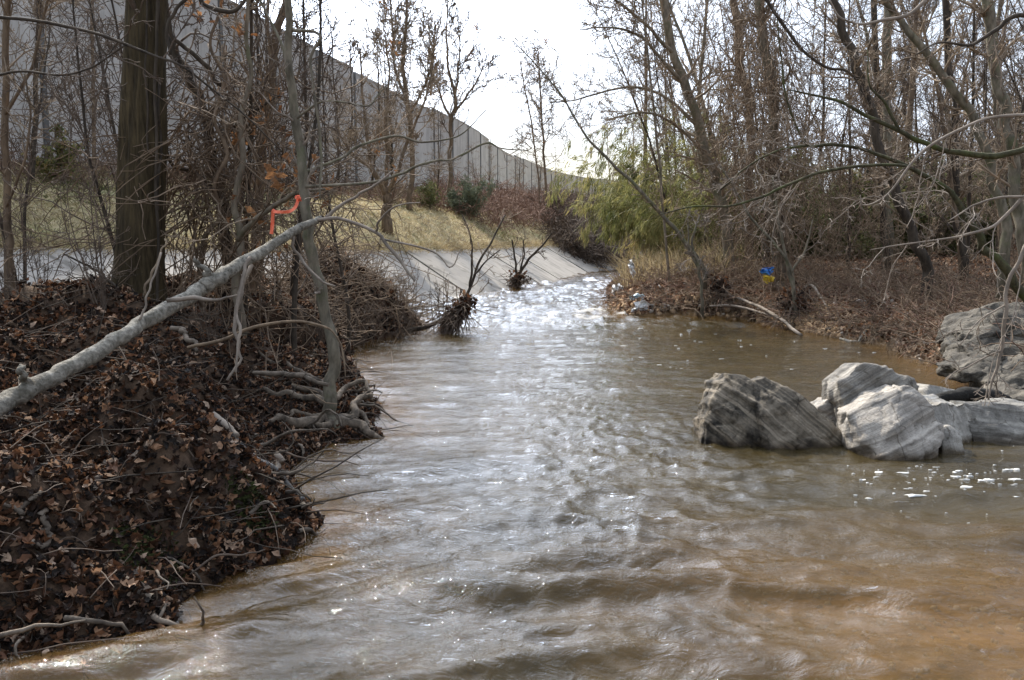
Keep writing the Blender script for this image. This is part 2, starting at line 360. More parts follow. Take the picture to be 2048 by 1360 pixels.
# ------------------------------------------------------------------ water
def waves(x, y):
    th = .55 * sst(1.6, -.6, x) - .10 * sst(1.0, 3, x)
    v = y - (.50 * x * sst(1.8, -1.2, x) - .07 * x)
    u = x
    near = sst(7.2, 4.2, y)
    wx = .10 * fbm(x * 1.2, y * 1.2, o=3, s=31)
    big = (1 - np.abs(vn(u / 1.25 + wx, (v + wx) / .30, s=40))) ** 2 - .4
    big2 = vn(u / .8 + 5, (v + .5 * wx) / .16, s=41)
    sm = fbm(u / 1.5 + 2 * wx, (v + wx) / .36, o=2, s=40)
    z = near * (.068 * sm + .016 * big + .008 * big2)
    # choppy tongue of fast water
    ch = np.exp(-(((x - 1.4 - .12 * (y - 6)) / 1.5) ** 2 + ((y - 6.2) / 2.3) ** 2))
    ch = np.clip(ch + .45 * np.exp(-((x - .55) / .8) ** 2) * sst(14, 9, y) + .35 * sst(4.5, 3.3, y), 0, 1.1)
    def rid(a, k1, k2, s_): c_, d_ = math.cos(a), math.sin(a); wx2 = wx * .8; return (1 - np.abs(vn((x * c_ + y * d_ + wx2) / k1, (-x * d_ + y * c_ - wx2) / k2, s=s_))) ** 1.7
    r1 = .55 * rid(.45, .30, .15, 50) + .55 * rid(-.35, .26, .13, 52); r2 = .5 * rid(.9, .13, .09, 51) + .5 * rid(-.6, .12, .08, 53)
    z = z + ch * (.036 * (r1 - .5) + .013 * (r2 - .5))
    # streaks of the slick water upstream
    z = z + .016 * fbm(x / .7 + wx, y / .20 + wx, o=4, s=60) * (1 - .7 * ch) + .002 * vn(x / .09, y / .07, s=61) * sst(12, 6, y)
    # riffle over the drop
    rf = sst(16.2, 17.2, y)
    z = z + rf * (.06 * ((1 - np.abs(vn(x / .7, y / .42, s=70))) ** 2 - .35) + .035 * vn(x / .28, y / .2, s=71) + .02 * vn(x / .12, y / .1, s=72))
    pool = sst(1.5, 2.6, x - .10 * (y - 8)) * sst(7.6, 8.8, y) * sst(16, 15, y)
    z = z * (1 - .72 * pool)
    return z
wxs = axis(620, 1.6, 4.0, -30, 60, .4); wys = 2.0 + 2.4 * np.sinh(4.2 * np.linspace(-math.asinh(10 / 2.4) / 4.2, math.asinh(95 / 2.4) / 4.2, 640))
X, Y = np.meshgrid(wxs, wys); xf, yf = X.ravel(), Y.ravel()
Z0 = zw(yf) + waves(xf, yf)
LZ, _, DLw, _, INw = land(xf, yf)
dep = np.clip(zw(yf) - LZ, 0, 2)
idx = np.arange(len(xf)).reshape(X.shape)
quads = np.stack([idx[:-1, :-1], idx[:-1, 1:], idx[1:, 1:], idx[1:, :-1]], -1).reshape(-1, 4)
keep = (INw[quads] < .9).any(1)
quads = quads[keep]; used = np.unique(quads); rem = np.full(len(xf), -1); rem[used] = np.arange(len(used)); quads = rem[quads]
me = mesh_np('water', np.stack([xf, yf, Z0], 1)[used], quads)
fattr(me, 'clar', np.exp(-dep * 5.5)[used])
wv = waves(xf, yf)
foam = sst(16.3, 17.3, yf) * (.06 + .34 * fbm(xf / .5, yf / .8, o=4, s=80) + 2.2 * wv * 1.0) * (1 - .4 * sst(22, 40, yf))
foam = np.maximum(foam, .40 * sst(.012, .035, wv) * np.exp(-(((xf - 1.6) / 1.4) ** 2 + ((yf - 6.0) / 1.8) ** 2)))
fattr(me, 'foam', np.clip(foam, 0, 1)[used])
mw = bpy.data.materials.new('water_mat'); mw.use_nodes = True; t = mw.node_tree; t.nodes.clear()
out = N(t, 'ShaderNodeOutputMaterial'); ob = N(t, 'ShaderNodeTexCoord').outputs['Object']
mpw = N(t, 'ShaderNodeMapping', {'Vector': ob, 'Scale': (1, 1.5, 1)})
nA = noise(t, mpw.outputs[0], 7, 6, .6, 1.0); nB = noise(t, mpw.outputs[0], 30, 4, .6, .6)
bA = N(t, 'ShaderNodeBump', {'Height': nA.outputs[0], 'Strength': .9, 'Distance': .018})
bB = N(t, 'ShaderNodeBump', {'Height': nB.outputs[0], 'Strength': .5, 'Distance': .003, 'Normal': bA.outputs[0]})
murk = ramp(t, noise(t, ob, .9, 4, .6).outputs[0], [(.3, (.034, .026, .011)), (.7, (.062, .045, .018))])
clr = N(t, 'ShaderNodeAttribute', attribute_name='clar').outputs['Fac']
murk2 = N(t, 'ShaderNodeMixRGB', {0: ramp(t, clr, [(.16, (0, 0, 0)), (.6, (1, 1, 1))]).outputs[0], 1: murk.outputs[0], 2: (.155, .088, .028, 1)})
dif = N(t, 'ShaderNodeBsdfDiffuse', {'Color': murk2.outputs[0]})
trp = N(t, 'ShaderNodeBsdfTransparent', {'Color': (.95, .85, .66, 1)})
cl = N(t, 'ShaderNodeMath', {0: N(t, 'ShaderNodeAttribute', attribute_name='clar').outputs['Fac'], 1: .9}, operation='MULTIPLY')
body = N(t, 'ShaderNodeMixShader', {0: cl.outputs[0], 1: dif.outputs[0], 2: trp.outputs[0]})
fr = N(t, 'ShaderNodeFresnel', {'IOR': 1.33, 'Normal': bB.outputs[0]})
gl = N(t, 'ShaderNodeBsdfGlossy', {'Roughness': .02, 'Normal': bB.outputs[0], 'Color': (1, 1, 1, 1)})
srf = N(t, 'ShaderNodeMixShader', {0: fr.outputs[0], 1: body.outputs[0], 2: gl.outputs[0]})
nF = noise(t, mpw.outputs[0], 7, 8, .75, .8)
fo = N(t, 'ShaderNodeMath', {0: N(t, 'ShaderNodeAttribute', attribute_name='foam').outputs['Fac'], 1: nF.outputs[0]}, operation='ADD')
fm = ramp(t, fo.outputs[0], [(.86, (0, 0, 0)), (1.12, (.8, .8, .8))])
fd = N(t, 'ShaderNodeBsdfDiffuse', {'Color': (.48, .46, .42, 1), 'Normal': bA.outputs[0]})
fin = N(t, 'ShaderNodeMixShader', {0: fm.outputs[0], 1: srf.outputs[0], 2: fd.outputs[0]})
t.links.new(fin.outputs[0], out.inputs[0])
water = link('water', me, mw); tag(water, kind='structure')

# ------------------------------------------------------------------ concrete apron, slab by slab
mc, t, p = newmat('apron_concrete'); ob = N(t, 'ShaderNodeTexCoord').outputs['Object']
n1 = noise(t, ob, 2.2, 8, .7); n2 = noise(t, N(t, 'ShaderNodeMapping', {'Vector': ob, 'Scale': (.25, 1.6, 1), 'Rotation': (0, 0, R(22))}).outputs[0], 2.2, 5, .6)
c = N(t, 'ShaderNodeMixRGB', {0: .75, 1: ramp(t, n1.outputs[0], [(.25, (.25, .235, .21)), (.75, (.34, .32, .285))]).outputs[0], 2: ramp(t, n2.outputs[0], [(.34, (.30, .26, .21)), (.48, (1.05, 1, .95))]).outputs[0]}, blend_type='MULTIPLY')
t.links.new(c.outputs[0], p.inputs['Base Color']); p.inputs['Roughness'].default_value = .85
t.links.new(N(t, 'ShaderNodeBump', {'Height': n1.outputs[0], 'Strength': .4, 'Distance': .02}).outputs[0], p.inputs['Normal'])
toe = np.array(TOE[1:10], float); seg = np.linalg.norm(np.diff(toe, axis=0), axis=1); cum = np.concatenate([[0], np.cumsum(seg)])
def on_line(line, cum, s):
    s = min(max(s, 0), cum[-1] - 1e-6); i = int(np.searchsorted(cum, s, 'right') - 1); f = (s - cum[i]) / (cum[i + 1] - cum[i]); return line[i] * (1 - f) + line[i + 1] * f
def toe_pn(s):
    p0 = on_line(toe, cum, s); d = on_line(toe, cum, s + .8) - on_line(toe, cum, s - .8); d /= np.linalg.norm(d); return p0, np.array([-d[1], d[0]])
apron = empty('concrete_apron', (0, 20, 0)); tag(apron, kind='structure')
s = 0; k = 0
while s < cum[-1] - 3:
    ln = 3.1 + rng.uniform(-.2, .2)
    for (u0, u1) in ((-.55, 2.62),):
        bm = bmesh.new(); na, nb = 6, 12; rows = []
        for layer in (0, 1):
            gr = []
            for i in range(na + 1):
                q, nn = toe_pn(s + .05 + (ln - .10) * i / na); row = []
                for j in range(nb + 1):
                    u = u0 + (float(WA(q[1])) + .1 - u0) * j / nb; xy = q + nn * u
                    z = float(zw(q[1])) + .57 * u + .02 + .006 * float(vn(xy[0] * .8, xy[1] * .8, s=3)) - layer * .12 + .012 * math.sin(k * 2.1)
                    row.append(bm.verts.new((xy[0], xy[1] - 20, z)))
                gr.append(row)
            rows.append(gr)
        T, B = rows
        for i in range(na):
            for j in range(nb):
                bm.faces.new((T[i][j], T[i + 1][j], T[i + 1][j + 1], T[i][j + 1]))
        for j in range(nb):
            bm.faces.new((T[0][j], T[0][j + 1], B[0][j + 1], B[0][j])); bm.faces.new((T[na][j + 1], T[na][j], B[na][j], B[na][j + 1]))
        for i in range(na):
            bm.faces.new((T[i][nb], T[i + 1][nb], B[i + 1][nb], B[i][nb]))
        bmesh.ops.recalc_face_normals(bm, faces=bm.faces)
        me = bpy.data.meshes.new('slab'); bm.to_mesh(me); bm.free()
        link('slab', me, mc, apron)
    s += ln; k += 1

# ------------------------------------------------------------------ noise-barrier wall along the road
WL = spline([(-15.0, 4), (-13.9, 12), (-12.4, 22), (-10.0, 33.3), (-9.2, 38.6), (-7.1, 48.5), (-4.2, 62), (-2.6, 70.6), (-1.1, 81), (3.1, 101), (8.9, 115), (15.5, 128), (27, 146), (48, 170)], 500)
wc = np.concatenate([[0], np.cumsum(np.linalg.norm(np.diff(WL, axis=0), axis=1))])
mwall, t, p = newmat('barrier_concrete'); ob = N(t, 'ShaderNodeTexCoord').outputs['Object']
n1 = noise(t, ob, 1.2, 8, .65); n2 = noise(t, N(t, 'ShaderNodeMapping', {'Vector': ob, 'Scale': (1, 1, .06)}).outputs[0], 2.6, 6, .7)
oi = N(t, 'ShaderNodeObjectInfo').outputs['Random']
c = N(t, 'ShaderNodeMixRGB', {0: .55, 1: ramp(t, n1.outputs[0], [(.3, (.38, .36, .34)), (.7, (.53, .505, .475))]).outputs[0], 2: ramp(t, n2.outputs[0], [(.3, (.45, .43, .39)), (.6, (1.08, 1.06, 1.03))]).outputs[0]}, blend_type='MULTIPLY')
c = N(t, 'ShaderNodeMixRGB', {0: .5, 1: c.outputs[0], 2: ramp(t, oi, [(0, (.78, .77, .76)), (1, (1.1, 1.1, 1.1))]).outputs[0]}, blend_type='MULTIPLY')
t.links.new(c.outputs[0], p.inputs['Base Color']); p.inputs['Roughness'].default_value = .9
t.links.new(N(t, 'ShaderNodeBump', {'Height': n1.outputs[0], 'Strength': .35, 'Distance': .02}).outputs[0], p.inputs['Normal'])
mpost = plain('barrier_post_steel', (.08, .078, .075), (.14, .135, .13), 3, .7)
wall = empty('sound_wall', (WL[60][0], WL[60][1], 4)); tag(wall, 'tall grey concrete barrier wall with dark posts, curving away above the left bank', 'wall')
def box_between(a, b, z0, z1, th, off=0):
    a = np.array(a); b = np.array(b); d = (b - a) / np.linalg.norm(b - a); n = np.array([d[1], -d[0]])
    bm = bmesh.new(); pts = []
    for z in (z0, z1):
        for q, s_ in ((a, 1), (b, 1), (b, -1), (a, -1)):
            pts.append(bm.verts.new((*(q + n * (off + s_ * th / 2)), z)))
    for f in ((0, 1, 2, 3), (4, 5, 6, 7), (0, 1, 5, 4), (1, 2, 6, 5), (2, 3, 7, 6), (3, 0, 4, 7)): bm.faces.new([pts[i] for i in f])
    bmesh.ops.recalc_face_normals(bm, faces=bm.faces); return bm
def wl(s): i = min(max(int(np.searchsorted(wc, s, 'right') - 1), 0), len(WL) - 2); f = (s - wc[i]) / (wc[i + 1] - wc[i]); return WL[i] * (1 - f) + WL[i + 1] * f
s = 2.0; base_prev = None
while s < wc[-1] - 5:
    a, b = wl(s), wl(s + 4.4); d = (b - a) / np.linalg.norm(b - a)
    mid = (a + b) / 2; zt = 10.0 + .16 * math.floor(3 * math.sin(mid[1] * .21)) / 3
    zb = min(Hz(*a), Hz(*b)) - .6
    bm = box_between(a + d * .10, b - d * .10, zb, zt, .16)
    me = bpy.data.meshes.new('panel'); bm.to_mesh(me); bm.free(); o = link('panel', me, mwall, wall); me.transform(__import__('mathutils').Matrix.Translation(-wall.location))
    bm = box_between(a - d * .09, a + d * .09, zb, zt + .05, .26)
    me = bpy.data.meshes.new('post'); bm.to_mesh(me); bm.free(); o = link('post', me, mpost, wall); me.transform(__import__('mathutils').Matrix.Translation(-wall.location))
    bm = box_between(a + d * .10, b - d * .10, zt + .002, zt + .10, .20)
    me = bpy.data.meshes.new('coping'); bm.to_mesh(me); bm.free(); o = link('coping', me, mwall, wall); me.transform(__import__('mathutils').Matrix.Translation(-wall.location))
    s += 4.4

# ------------------------------------------------------------------ rocks
def rockmat(name, nrm, light=(.50, .47, .43), dark=(.10, .095, .085), sc_=11, black=.35, fine=3.2):
    m, t, p = newmat(name); ob = N(t, 'ShaderNodeTexCoord').outputs['Object']
    n0 = noise(t, ob, 2.2, 4, .6)
    dt = N(t, 'ShaderNodeVectorMath', {0: ob, 1: tuple(nrm)}, operation='DOT_PRODUCT')
    ad = N(t, 'ShaderNodeMath', {0: n0.outputs[0], 1: .09, 2: dt.outputs['Value']}, operation='MULTIPLY_ADD')
    cx = N(t, 'ShaderNodeCombineXYZ', {0: ad.outputs[0]})
    st = N(t, 'ShaderNodeTexNoise', {'Vector': cx.outputs[0], 'Scale': sc_ * fine, 'Detail': 5, 'Roughness': .75}); s2 = N(t, 'ShaderNodeTexNoise', {'Vector': cx.outputs[0], 'Scale': sc_, 'Detail': 2, 'Roughness': .5})
    mixl = tuple(.55 * a + .45 * b for a, b in zip(light, dark))
    c = ramp(t, st.outputs[0], [(.34, dark), (.47, mixl), (.62, light)])
    blot = ramp(t, noise(t, ob, 2.6, 6, .7).outputs[0], [(.38, (1 - black,) * 3), (.56, (1, 1, 1))])
    c2 = N(t, 'ShaderNodeMixRGB', {0: 1, 1: c.outputs[0], 2: blot.outputs[0]}, blend_type='MULTIPLY')
    vein = N(t, 'ShaderNodeTexNoise', {'Vector': cx.outputs[0], 'Scale': sc_ * 1.7, 'Detail': 1, 'Roughness': .5})
    c2 = N(t, 'ShaderNodeMixRGB', {0: ramp(t, vein.outputs[0], [(.60, (0, 0, 0)), (.66, (.75, .75, .75))]).outputs[0], 1: c2.outputs[0], 2: (*light, 1)})
    c2 = N(t, 'ShaderNodeMixRGB', {0: ramp(t, vein.outputs[0], [(.33, (.75, .75, .75)), (.39, (0, 0, 0))]).outputs[0], 1: c2.outputs[0], 2: (*dark, 1)})
    sep = N(t, 'ShaderNodeSeparateXYZ', {0: ob})
    wet = ramp(t, N(t, 'ShaderNodeMath', {0: noise(t, ob, 5, 3, .6).outputs[0], 1: .14, 2: sep.outputs[2]}, operation='MULTIPLY_ADD').outputs[0], [(.085, (.32, .27, .21)), (.15, (1, 1, 1))])
    vc = N(t, 'ShaderNodeTexVoronoi', {'Vector': N(t, 'ShaderNodeMixRGB', {0: .12, 1: ob, 2: noise(t, ob, 3, 4, .6).outputs['Color']}).outputs[0], 'Scale': 3.4}, feature='DISTANCE_TO_EDGE')
    crk = ramp(t, N(t, 'ShaderNodeMath', {0: vc.outputs['Distance'], 1: ramp(t, noise(t, ob, 4.3, 3, .6).outputs[0], [(.46, (0, 0, 0)), (.56, (.05, .05, .05))]).outputs[0]}, operation='ADD').outputs[0], [(0, (.40, .37, .33)), (.02, (1, 1, 1))]); pit = ramp(t, noise(t, ob, 55, 5, .75).outputs[0], [(.34, (.55, .53, .5)), (.5, (1, 1, 1))])
    c2 = N(t, 'ShaderNodeMixRGB', {0: 1, 1: c2.outputs[0], 2: crk.outputs[0]}, blend_type='MULTIPLY'); c2 = N(t, 'ShaderNodeMixRGB', {0: .8, 1: c2.outputs[0], 2: pit.outputs[0]}, blend_type='MULTIPLY')
    c3 = N(t, 'ShaderNodeMixRGB', {0: 1, 1: c2.outputs[0], 2: wet.outputs[0]}, blend_type='MULTIPLY')
    t.links.new(c3.outputs[0], p.inputs['Base Color']); p.inputs['Roughness'].default_value = .8; p.inputs['Specular IOR Level'].default_value = .3
    hs = N(t, 'ShaderNodeMath', {0: st.outputs[0], 1: noise(t, ob, 25, 5, .7).outputs[0]}, operation='ADD')
    t.links.new(N(t, 'ShaderNodeBump', {'Height': hs.outputs[0], 'Strength': .75, 'Distance': .025}).outputs[0], p.inputs['Normal'])
    return m
def rock(name, label, hulls, nrm, mat, vox=.018, amp=.014, big=.03, seed=0, group=None, cat='boulder'):
    bm = bmesh.new(); allp = np.concatenate([np.array(h) for h in hulls]); org = np.array([allp[:, 0].mean(), allp[:, 1].mean(), 0 if allp[:, 2].min() < .05 else allp[:, 2].min()])
    for h in hulls:
        b2 = bmesh.new()
        for q in h: b2.verts.new(tuple(np.array(q) - org))
        r_ = bmesh.ops.convex_hull(b2, input=b2.verts); bad = [g for g in r_['geom_interior'] + r_['geom_unused'] if isinstance(g, bmesh.types.BMVert)]
        bmesh.ops.delete(b2, geom=list(set(bad)), context='VERTS')
        m0 = bpy.data.meshes.new('tmp'); b2.to_mesh(m0); b2.free(); bm.from_mesh(m0); bpy.data.meshes.remove(m0)
    bmesh.ops.triangulate(bm, faces=bm.faces)
    for _ in range(9):
        le = [e_ for e_ in bm.edges if e_.calc_length() > vox * 1.5]
        if not le or len(bm.faces) > 60000: break
        bmesh.ops.subdivide_edges(bm, edges=le, cuts=1); bmesh.ops.triangulate(bm, faces=[f for f in bm.faces if len(f.verts) > 3])
    me2 = bpy.data.meshes.new(name)
    bm.normal_update(); v = np.array([x.co[:] for x in bm.verts]); n = np.array([x.normal[:] for x in bm.verts]); nr = unit(np.array(nrm, float))
    S = v @ nr + .03 * fbm(v[:, 0] * 2.5, v[:, 1] * 2.5, v[:, 2] * 2.5, o=3, s=seed)
    lay = vn(S / .045, S * 0 + seed, s=seed) + .6 * vn(S / .018, S * 0 + 3, s=seed + 1)
    lay = np.sign(lay) * np.abs(lay) ** .5
    dsp = amp * lay * (1 - .5 * np.abs(n @ nr)) + big * fbm(v[:, 0] * 3.2, v[:, 1] * 3.2, v[:, 2] * 3.2, o=4, s=seed + 5)
    cr_ = np.abs(vn(v[:, 0] * 4.1 + v[:, 2], v[:, 1] * 4.1, v[:, 2] * 3.3, s=seed + 9)); dsp -= .02 * (amp / .014) * sst(.07, 0, cr_)
    fac_ = vn(v[:, 0] * 6 + S * 2, v[:, 1] * 6, v[:, 2] * 6, s=seed + 30); dsp += .03 * (big / .03) * np.sign(fac_) * np.minimum(np.abs(fac_) * 6, 1) * .5
    v = v + n * dsp[:, None]
    for x, q in zip(bm.verts, v): x.co = q
    for f in bm.faces: f.smooth = True
    bm.to_mesh(me2); bm.free(); me2.name = name
    ob_ = link(name, me2, mat); ob_.location = org; tag(ob_, label, cat, group); return ob_
def slab_pts(front, Yb=.5, sink=-.3, inset=.12, bulge=None, thick=None):
    """front: (px, py, Y); back: the same outline pushed upstream and pulled in; bottom pushed under the water"""
    f = [P(*q) for q in front]; c = np.mean(f, axis=0); out = list(f)
    for q in f:
        b_ = q.copy(); b_[:2] += (c[:2] - q[:2]) * inset; b_[1] += Yb; b_[2] = b_[2] * .88; out.append(b_)
    for q in list(out):
        if thick: out.append(q - np.array([0, 0, thick]))
        elif q[2] < c[2]: out.append(np.array([q[0], q[1], sink]))
    if bulge: out += [P(*q) for q in bulge]
    return out
mr1 = rockmat('rock_tilted', (.66, .15, .75), light=(.30, .25, .185), dark=(.035, .03, .022), black=.92, sc_=9, fine=3.0)
mr2 = rockmat('rock_banded', (-.42, .2, .88), light=(.52, .47, .405), dark=(.11, .10, .085), black=.3, sc_=9, fine=3.2)
mr2b = rockmat('rock_banded_back', (-.50, .3, .82), light=(.38, .35, .30), dark=(.11, .10, .09), black=.4, sc_=9)
mr3 = rockmat('rock_upright', (.95, .1, .15), light=(.44, .41, .36), dark=(.15, .14, .12), black=.35, sc_=9, fine=2.6)
mr4 = rockmat('rock_low', (.1, .2, .97), light=(.32, .30, .26), dark=(.12, .11, .10), black=.5, sc_=7)
mrs = rockmat('bank_slab', (-.3, .5, .8), light=(.155, .135, .105), dark=(.04, .035, .028), black=.7, sc_=8)
rock('boulder', 'tilted grey boulder with dark wet flank, leftmost rock standing in the stream',
     [slab_pts([(1402, 868, 7.0), (1424, 822, 7.05), (1434, 770, 7.15), (1455, 749, 7.25), (1500, 756, 7.2), (1515, 800, 6.95), (1500, 890, 6.85), (1410, 880, 6.95), (1560, 860, 6.85)], .45),
      slab_pts([(1480, 768, 7.15), (1530, 755, 7.15), (1556, 762, 7.1), (1605, 792, 7.0), (1660, 843, 6.95), (1712, 897, 6.9), (1640, 902, 6.8), (1540, 895, 6.75), (1520, 830, 6.85)], .42)],
     (.66, .15, .75), mr1, seed=3, amp=.014, big=.014)
rock('boulder', 'pale banded boulder front block, brightest rock in the middle of the row',
     [slab_pts([(1700, 828, 6.75), (1753, 790, 6.8), (1805, 770, 6.85), (1830, 776, 6.85), (1858, 807, 6.8), (1879, 838, 6.75), (1884, 872, 6.65), (1877, 912, 6.5), (1829, 925, 6.4), (1753, 912, 6.45), (1719, 878, 6.6)], .42, bulge=[(1790, 850, 6.5)])],
     (-.42, .2, .88), mr2, seed=11, amp=.016, big=.02)
rock('boulder', 'grey banded boulder leaning up behind the bright pale block',
     [slab_pts([(1678, 766, 7.15), (1712, 732, 7.25), (1735, 729, 7.25), (1771, 735, 7.25), (1790, 756, 7.2), (1822, 762, 7.2), (1838, 790, 7.15), (1800, 850, 7.05), (1700, 850, 7.0), (1690, 820, 7.05)], .4)],
     (-.5, .3, .82), mr2b, seed=17)
rock('boulder', 'small rounded white-topped rock wedged between the two big boulders',
     [slab_pts([(1637, 815, 7.35), (1658, 798, 7.4), (1688, 798, 7.4), (1702, 830, 7.35), (1700, 862, 7.3), (1650, 850, 7.3)], .3)], (.2, .2, .9), mr2, seed=21, amp=.006, big=.012)
rock('boulder', 'brown-grey rock with upright bands right of the bright pale block',
     [slab_pts([(1858, 806, 7.1), (1900, 802, 7.15), (1932, 806, 7.15), (1950, 838, 7.1), (1958, 895, 7.0), (1915, 905, 6.9), (1866, 900, 6.9), (1850, 850, 7)], .35)], (.95, .1, .15), mr3, seed=29)
rock('boulder', 'small low rock at the foot of the upright banded rock',
     [slab_pts([(1884, 856, 6.75), (1900, 850, 6.78), (1920, 866, 6.72), (1930, 905, 6.65), (1885, 910, 6.65)], .2)], (.3, .1, .9), mr3, seed=33, amp=.008, big=.012)
rock('boulder', 'long low dark grey rock running out of frame at the right',
     [slab_pts([(1926, 808, 7.2), (1990, 806, 7.25), (2080, 808, 7.3), (2200, 830, 7.3), (2230, 915, 7.0), (2060, 922, 6.85), (1955, 915, 6.9)], .35)], (.1, .2, .97), mr4, seed=37, big=.02)
rock('boulder', 'flat little rock in the pool behind the pale boulders',
     [slab_pts([(1846, 782, 8.2), (1858, 770, 8.25), (1885, 776, 8.3), (1925, 782, 8.3), (1925, 798, 8.2), (1850, 800, 8.1)], .35)], (.1, .2, .97), mr3, seed=41, amp=.006, big=.01)
for i, (lab, fr) in enumerate([
    ('broad grey slab at the top of the right bank rock pile', [(1920, 664, 10.2), (1936, 630, 10.6), (1975, 610, 10.9), (2014, 602, 11.0), (2090, 612, 11.0), (2100, 660, 10.4), (2040, 668, 10.1), (1960, 668, 10.0)]),
    ('weathered slab in the middle of the right bank rock pile', [(1925, 690, 9.9), (1960, 668, 10.1), (2030, 668, 10.1), (2080, 680, 10.0), (2080, 715, 9.7), (1940, 712, 9.7)]),
    ('smooth grey slab sloping into the water below the rock pile', [(1914, 735, 9.3), (1960, 705, 9.7), (2000, 690, 9.8), (2015, 712, 9.6), (1985, 748, 9.2), (1930, 746, 9.2)]),
    ('angular wet boulder at the right edge of the pool', [(1992, 768, 9.0), (2012, 728, 9.3), (2050, 708, 9.4), (2110, 720, 9.4), (2120, 775, 8.9), (2030, 776, 8.85)]),
    ('small pale stone at the right edge beside the foam', [(2022, 800, 8.4), (2034, 784, 8.5), (2060, 782, 8.5), (2080, 806, 8.3)])]):
    rock('bank_rock', lab, [slab_pts(fr, .55, inset=.05, thick=.10)], [(-.3, .5, .8), (.2, .3, .9), (.5, .3, .8), (-.6, .2, .8), (0, .1, 1)][i], mrs, vox=.03, seed=50 + i, amp=.012, big=.03, cat='rock')

for lab, fr in [('small dark block resting on top of the right bank rock pile', [(1985, 640, 10.3), (2000, 622, 10.4), (2035, 626, 10.4), (2040, 650, 10.2), (1995, 656, 10.2)]),
                ('fist-sized dark rock at the left foot of the rock pile', [(1905, 712, 9.9), (1915, 698, 10.0), (1935, 700, 10.0), (1938, 718, 9.8), (1912, 720, 9.8)]),
                ('wedge-shaped rock between the sloping slab and the wet boulder', [(1965, 748, 9.2), (1980, 728, 9.3), (2005, 732, 9.3), (2005, 762, 9.0), (1972, 764, 9.0)])]:
    rock('bank_rock', lab, [slab_pts(fr, .25, inset=.05, thick=.08)], (.2, .3, .9), mrs, vox=.03, seed=len(lab), amp=.008, big=.025, cat='rock')
# ------------------------------------------------------------------ leaf scatter
def rotmats(n, rg, tilt=.9):
    a = rg.uniform(0, 2 * math.pi, n); ca, sa = np.cos(a), np.sin(a)
    Rz = np.zeros((n, 3, 3)); Rz[:, 0, 0] = ca; Rz[:, 0, 1] = -sa; Rz[:, 1, 0] = sa; Rz[:, 1, 1] = ca; Rz[:, 2, 2] = 1
    b = rg.normal(0, tilt, n); cb, sb = np.cos(b), np.sin(b)
    Rx = np.zeros((n, 3, 3)); Rx[:, 0, 0] = 1; Rx[:, 1, 1] = cb; Rx[:, 1, 2] = -sb; Rx[:, 2, 1] = sb; Rx[:, 2, 2] = cb
    c = rg.normal(0, tilt, n); cc, s_ = np.cos(c), np.sin(c)
    Ry = np.zeros((n, 3, 3)); Ry[:, 1, 1] = 1; Ry[:, 0, 0] = cc; Ry[:, 0, 2] = s_; Ry[:, 2, 0] = -s_; Ry[:, 2, 2] = cc
    return Rx @ Ry @ Rz
def leaf_proto(kind, rg):
    """a curled dead leaf: midrib with lobed halves folded up, about 1 long"""
    if kind == 'lobed':
        half = [(0, 0), (.10, .16), (.28, .14), (.40, .38), (.55, .20), (.74, .26), (.82, .10), (1, 0)]
    elif kind == 'oval':
        half = [(0, 0), (.18, .15), (.42, .27), (.66, .23), (.86, .10), (1, 0)]
    else: half = [(0, 0), (.3, .05), (.6, .045), (1, 0)]
    curl = rg.uniform(.2, 1.1) * rg.choice([-1, 1]); fold = rg.uniform(.1, .9)
    V = []; mids = []
    for (a, b) in half:
        z = curl * (a - .5) ** 2 * 1.2
        V.append((a - .5, 0, z))
    for sgn in (1, -1):
        for (a, b) in half[1:-1]:
            z = curl * (a - .5) ** 2 * 1.2 + fold * b * (1 if sgn > 0 else rg.uniform(-.6, 1)) + rg.normal(0, .09)
            V.append((a - .5 + rg.normal(0, .05), sgn * b * rg.uniform(.6, 1.2), z))
    n = len(half); T = []
    for sgn in (0, 1):
        o = n + sgn * (n - 2)
        for i in range(n - 1):
            a, b = i, i + 1
            oa = o + i - 1 if 0 < i < n - 1 else None; ob_ = o + i if 0 < i + 1 < n - 1 else None
            if oa is None and ob_ is not None: T.append((a, b, ob_))
            elif oa is not None and ob_ is None: T.append((a, b, oa))
            elif oa is not None: T += [(a, b, ob_), (a, ob_, oa)]
    return np.array(V, float), np.array(T)
def scatter(name, pos, size, mat, parent=None, kinds=('lobed', 'oval', 'oval'), tilt=.75, nvar=9, origin=(0, 0, 0), rg=rng, rot=None, squash=None, rnd=None):
    pos = np.asarray(pos) - np.array(origin); VV = []; TT = []; RR = []; o = 0; rm = rotmats(len(pos), rg, tilt) if rot is None else rot
    which = rg.integers(0, nvar, len(pos)); rv = rg.random(len(pos)) if rnd is None else rnd
    for k in range(nvar):
        v, tr = leaf_proto(kinds[k % len(kinds)], rg); sel = np.where(which == k)[0]
        if len(sel) == 0: continue
        w_ = np.einsum('nij,vj->nvi', rm[sel], v) * size[sel][:, None, None] + pos[sel][:, None]
        VV.append(w_.reshape(-1, 3)); TT.append((tr[None] + (np.arange(len(sel)) * len(v))[:, None, None] + o).reshape(-1, 3)); RR.append(np.repeat(rv[sel], len(v))); o += len(sel) * len(v)
    me = mesh_np(name, np.concatenate(VV), None, np.concatenate(TT), smooth=False); fattr(me, 'rnd', np.concatenate(RR))
    ob_ = link(name, me, mat, parent); ob_.location = origin; return ob_
def ground_pts(n, x0, x1, y0, y1, test, rg=rng):
    out = []; tot = 0
    while tot < n:
        x = rg.uniform(x0, x1, n * 2); y = rg.uniform(y0, y1, n * 2); z, ds, dl, dr, ins = land(x, y); k = test(x, y, z, ds, dl, dr)
        out.append(np.stack([x, y, z], 1)[k]); tot += k.sum()
        if k.sum() == 0: break
    return np.concatenate(out)[:n]
